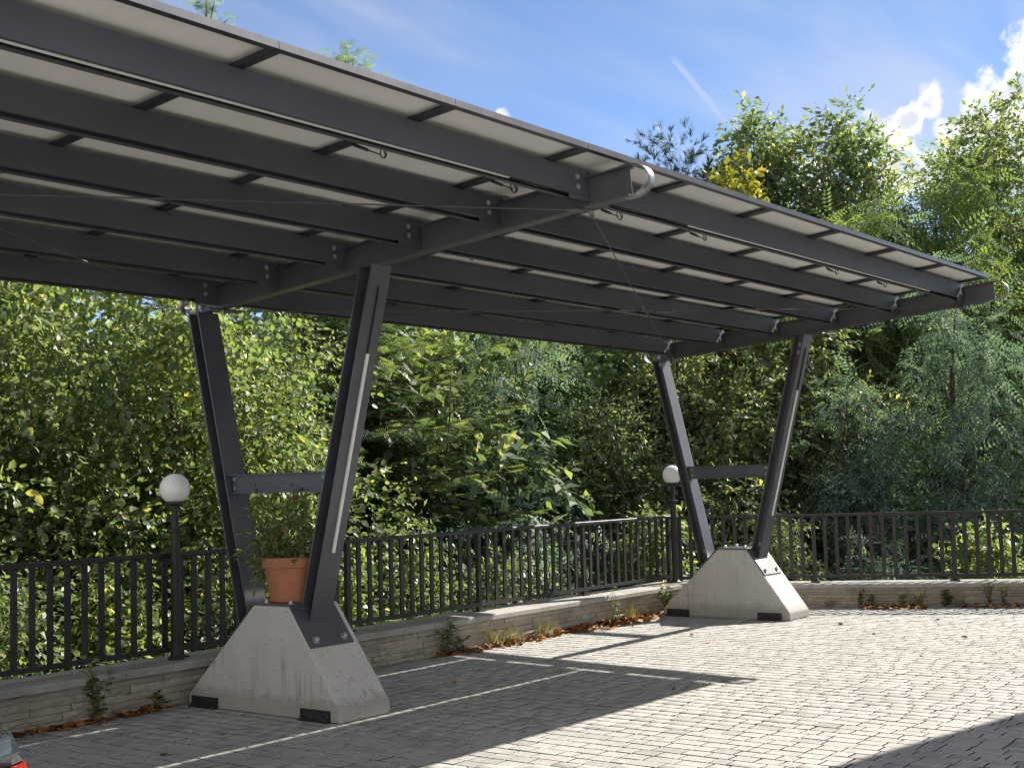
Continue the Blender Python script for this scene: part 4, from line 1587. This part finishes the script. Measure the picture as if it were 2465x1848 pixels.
def build_litter():
    rng = np.random.default_rng(77)

    def heap(name, n, fn, label, seed):
        pts = [fn() for _ in range(n)]
        o = link(name, litter_mesh(name, pts, seed))
        tag(o, label, 'leaves', None, 'stuff')
    def along(xa, xb, wid, hz):
        def f():
            x = rng.uniform(xa, xb)
            e = math.sin((x - xa) / (xb - xa) * math.pi) ** 0.5
            d = abs(rng.normal()) * wid * e
            return (x, WALL_Y - 0.03 - d, 0.008 + hz * e * max(0, 1 - d / (wid * 1.5)) * rng.random())
        return f
    heap('leaf_litter', 520, along(10.9, 12.75, 0.13, 0.06), 'heap of orange brown fallen leaves along the sunlit wall left of the far base', 1)
    heap('leaf_litter', 330, along(9.0, 11.2, 0.09, 0.03), 'strip of fallen leaves along the wall where the sunlight begins', 2)
    heap('leaf_litter', 170, along(4.6, 6.15, 0.06, 0.012), 'strip of brown fallen leaves along the wall left of the near base', 3)

    def endheap(sa, sb, wid):
        def f():
            s = rng.uniform(sa, sb)
            return end_pt(s, -0.05 - abs(rng.normal()) * wid - 0.12 * rng.random(), 0.008 + 0.025 * rng.random())
        return f
    heap('leaf_litter', 130, endheap(1.9, 2.55, 0.10), 'patch of orange leaves at the end wall right of the far base', 4)
    heap('leaf_litter', 110, endheap(3.0, 4.2, 0.10), 'patch of orange leaves at the end wall near the right edge', 5)
    # single leaves scattered on the paving
    spots = [(10.9, 6.1), (11.3, 6.5), (9.9, 6.35), (12.1, 5.0), (12.7, 5.6), (13.2, 5.3), (12.2, 4.2), (10.9, 4.1), (13.5, 4.9), (11.2, 5.4), (8.4, 5.0), (5.6, 6.6), (5.0, 6.4), (7.9, 6.6), (13.8, 5.8)]
    me = [litter_mesh('fallen_leaf', [(0, 0, 0.006)], s, (0.05, 0.085)) for s in range(6)]
    for i, (x, y) in enumerate(spots):
        lit = 'sunlit' if y < 4.85 or x > 9.5 else 'shaded'
        o = link('fallen_leaf', me[i % 6], None, loc=(x, y, 0.004), rot=(0, 0, i * 1.3))
        tag(o, 'single brown fallen leaf lying on the %s open paving' % lit, 'leaf', 'single fallen leaves on the %s paving' % lit)


def build_car():
    """rear corner of a dark car parked nose to the wall; only its tail shows"""
    root = thing('parked_car', (1.5, 5.6, 0), 'dark car with red tail light at the lower left edge', 'car')
    XC, HWID = 1.48, 0.90
    YR, YF = 3.52, 7.35
    # cross section half-profile (fraction of half width, z)
    sec = [(0.86, 0.20), (0.97, 0.28), (1.0, 0.45), (1.0, 0.58), (0.985, 0.68), (0.955, 0.78), (0.90, 0.87), (0.80, 0.93), (0.0, 0.97)]
    stations = [(YR, 0.86, 0.92, 0.30), (YR + 0.04, 0.92, 0.97, 0.22), (YR + 0.15, 0.97, 1.0, 0.0), (YR + 0.5, 1.0, 1.0, 0), (YF - 1.0, 1.0, 0.98, 0), (YF - 0.35, 0.96, 0.88, 0), (YF - 0.06, 0.86, 0.74, 0.15), (YF, 0.76, 0.66, 0.3)]
    mb = MB()
    ring = []
    for (y, wx, hz, up) in stations:
        pts = []
        half = [(f * HWID * wx, 0.20 + (z - 0.20) * hz + up * max(0, 0.45 - z)) for f, z in sec]
        pts = [(XC + x, y, z) for x, z in half] + [(XC - x, y, z) for x, z in half[-2::-1]]
        ring.append(pts)
    n = len(ring[0])
    vs = [p for r_ in ring for p in r_]
    fs = []
    for i in range(len(ring) - 1):
        for k in range(n - 1):
            fs.append((i * n + k, i * n + k + 1, (i + 1) * n + k + 1, (i + 1) * n + k))
        fs.append((i * n + n - 1, i * n, (i + 1) * n, (i + 1) * n + n - 1))
    fs.append(tuple(range(n)))
    fs.append(tuple(range((len(ring) - 1) * n, len(ring) * n))[::-1])
    mb.add(vs, fs)
    mb.build('body', 'car_paint', root, smooth=True, bevel=0)
    # cabin
    cab = MB()
    st = [(YR + 0.22, 0.70, 0.93, 0.94), (YR + 0.55, 0.66, 0.93, 1.40), (YR + 1.5, 0.68, 0.93, 1.46), (YF - 1.55, 0.66, 0.93, 1.38), (YF - 0.85, 0.70, 0.93, 0.95)]
    vs, fs = [], []
    for y, w, z0, z1 in st:
        vs += [(XC + w + 0.10, y, z0), (XC + w - 0.05, y, z1), (XC - w + 0.05, y, z1), (XC - w - 0.10, y, z0)]
    for i in range(len(st) - 1):
        for k in range(3):
            fs.append((i * 4 + k, i * 4 + k + 1, (i + 1) * 4 + k + 1, (i + 1) * 4 + k))
    cab.add(vs, fs)
    cab.build('cabin', 'window_glass', root, bevel=0.03, seg=2)
    MB().box(XC - 0.56, XC + 0.56, YR + 0.62, YF - 1.6, 1.425, 1.475).build('car_roof', 'car_paint', root, bevel=0.02, seg=2)
    # tail lights fitted round the rear corners
    def half(y, z):
        for (a0, b0) in zip(stations[:-1], stations[1:]):
            if a0[0] <= y <= b0[0]:
                t = (y - a0[0]) / (b0[0] - a0[0])
                wx, hz, up = (a0[q] + (b0[q] - a0[q]) * t for q in (1, 2, 3))
                pts = [(0.20 + (zz - 0.20) * hz + up * max(0, 0.45 - zz), f * HWID * wx) for f, zz in sec]
                return float(np.interp(z, [p_[0] for p_ in pts], [p_[1] for p_ in pts]))
        return HWID
    for sg in (-1, 1):
        for nm, mt_, zs in (('tail_light', 'lamp_red', (0.56, 0.64, 0.71, 0.762)), ('lamp_lens', 'window_glass', (0.767, 0.80, 0.83, 0.85))):
            hl = MB()
            vs, fs = [], []
            ring_ = [(YR - 0.008, 0.56, None), (YR - 0.010, 0.72, None)] + [(YR + d_, None, 0.007) for d_ in (0.0, 0.02, 0.04, 0.09, 0.15, 0.24, 0.33)]
            for (y, xa, off) in ring_:
                for z in zs:
                    vs.append((XC + sg * (xa if xa is not None else half(y, z) + off), y, z))
            nz = len(zs)
            for i_ in range(len(ring_) - 1):
                for k in range(nz - 1):
                    a_ = i_ * nz + k
                    fs.append((a_, a_ + 1, a_ + nz + 1, a_ + nz) if sg > 0 else (a_ + nz, a_ + nz + 1, a_ + 1, a_))
            hl.add(vs, fs)
            o = hl.build(nm, mt_, root, smooth=True)
            md = o.modifiers.new('thick', 'SOLIDIFY')
            md.thickness = 0.012
            md.offset = 0
    MB().box(XC - 0.80, XC + 0.80, YR - 0.05, YR + 0.08, 0.26, 0.46).build('bumper', 'car_black', root, bevel=0.03, seg=2)
    MB().box(XC - 0.26, XC + 0.26, YR - 0.065, YR - 0.052, 0.32, 0.42).build('number_plate', 'white_plastic', root)
    for sg in (-1, 1):
        for y in (YR + 0.72, YF - 0.80):
            ax = Matrix(((0, 0, 1), (0, 1, 0), (-1, 0, 0)))
            x = XC + sg * (HWID - 0.10)
            w = MB().lathe([(0.20, -0.10), (0.30, -0.10), (0.315, -0.07), (0.315, 0.07), (0.30, 0.10), (0.20, 0.10)], 28, (x, y, 0.315), ax)
            wo = w.build('wheel', 'tyre', root, smooth=False)
            rim = MB().lathe([(0.03, -0.085), (0.20, -0.075), (0.20, 0.075), (0.03, 0.085)], 20, (x, y, 0.315), ax)
            rim.build('rim', 'galvanised', wo)


def build_house():
    """the building beside the car park whose eave throws the shadow at lower right (outside the frame)"""
    h = 5.0
    k = 1.24 * h, -0.25 * h
    a = Vector((6.68 + k[0], 2.88 + k[1]))
    d = Vector((8.47 - 6.68, 2.55 - 2.88)).normalized()
    nn = Vector((d.y, -d.x))                 # away from the car park (towards -y)
    if nn.y > 0:
        nn = -nn
    s0, s1 = -3.6, 3.4

    def P(s, t, z):
        q = a + d * s + nn * t
        return (q.x, q.y, z)
    c = P(0, 4, 0)
    root = thing('house', c, 'plain rendered house standing right of the car park, outside the frame', 'house')
    MB().box(s0 + 0.5, s1 - 0.5, 0.55, 7.0, -0.2, h - 0.05, P).build('wall', 'render_wall', root)
    ro = MB()
    prof = [(0, h), (7.6, h), (7.6, h + 0.16), (3.8, h + 1.6), (0, h + 0.16)]
    ro.prism(prof, s0, s1, lambda u, v, w: P(w, u, v))
    ro.build('roof', 'roof_tile', root)
    MB().tube([P(s0, -0.05, h + 0.06), P(s1, -0.05, h + 0.06)], 0.06, 10).build('gutter', 'galvanised', root)
    for s in (-2.0, 0.0, 2.0):
        for z in (1.0, 3.2):
            w = MB().box(s - 0.55, s + 0.55, 0.50, 0.549, z, z + 1.25, P).build('window', 'white_plastic', root)
            MB().box(s - 0.48, s - 0.03, 0.485, 0.499, z + 0.07, z + 1.18, P).build('pane', 'window_glass', w)
            MB().box(s + 0.03, s + 0.48, 0.485, 0.499, z + 0.07, z + 1.18, P).build('pane', 'window_glass', w)


def build_bounce_building():
    """white rendered building added unseen behind the camera to bounce light forward"""
    X, Y0, Y1, H = -7.0, -18.0, 11.5, 10.4  # added reflector: the sunlit face fills the carport's shaded side
    root = thing('bounce_building', (X - 5, -3, 0), 'long white building added behind the viewer to bounce light, outside the frame', 'building')
    MB().box(X - 11, X, Y0, Y1, -1.3, H).build('wall', 'white_render', root)
    MB().box(X - 11.5, X + 0.6, Y0 - 0.5, Y1 + 0.5, H, H + 0.25).build('roof', 'roof_tile', root)
    for z in (0.9, 4.0, 7.0):
        y = Y0 + 1.6
        while y < Y1 - 1.5:
            w = MB().box(X + 0.001, X + 0.05, y, y + 1.1, z, z + 1.4).build('window', 'white_plastic', root)
            MB().box(X + 0.051, X + 0.06, y + 0.06, y + 0.52, z + 0.06, z + 1.34).build('pane', 'window_glass', w)
            MB().box(X + 0.051, X + 0.06, y + 0.58, y + 1.04, z + 0.06, z + 1.34).build('pane', 'window_glass', w)
            y += 2.9


build_ground()
build_carport()
build_walls()
build_railings()
build_lamps()
build_trees()
build_dead_twigs()
build_pot()
build_weeds()
build_litter()
build_car()
build_house()
build_bounce_building()
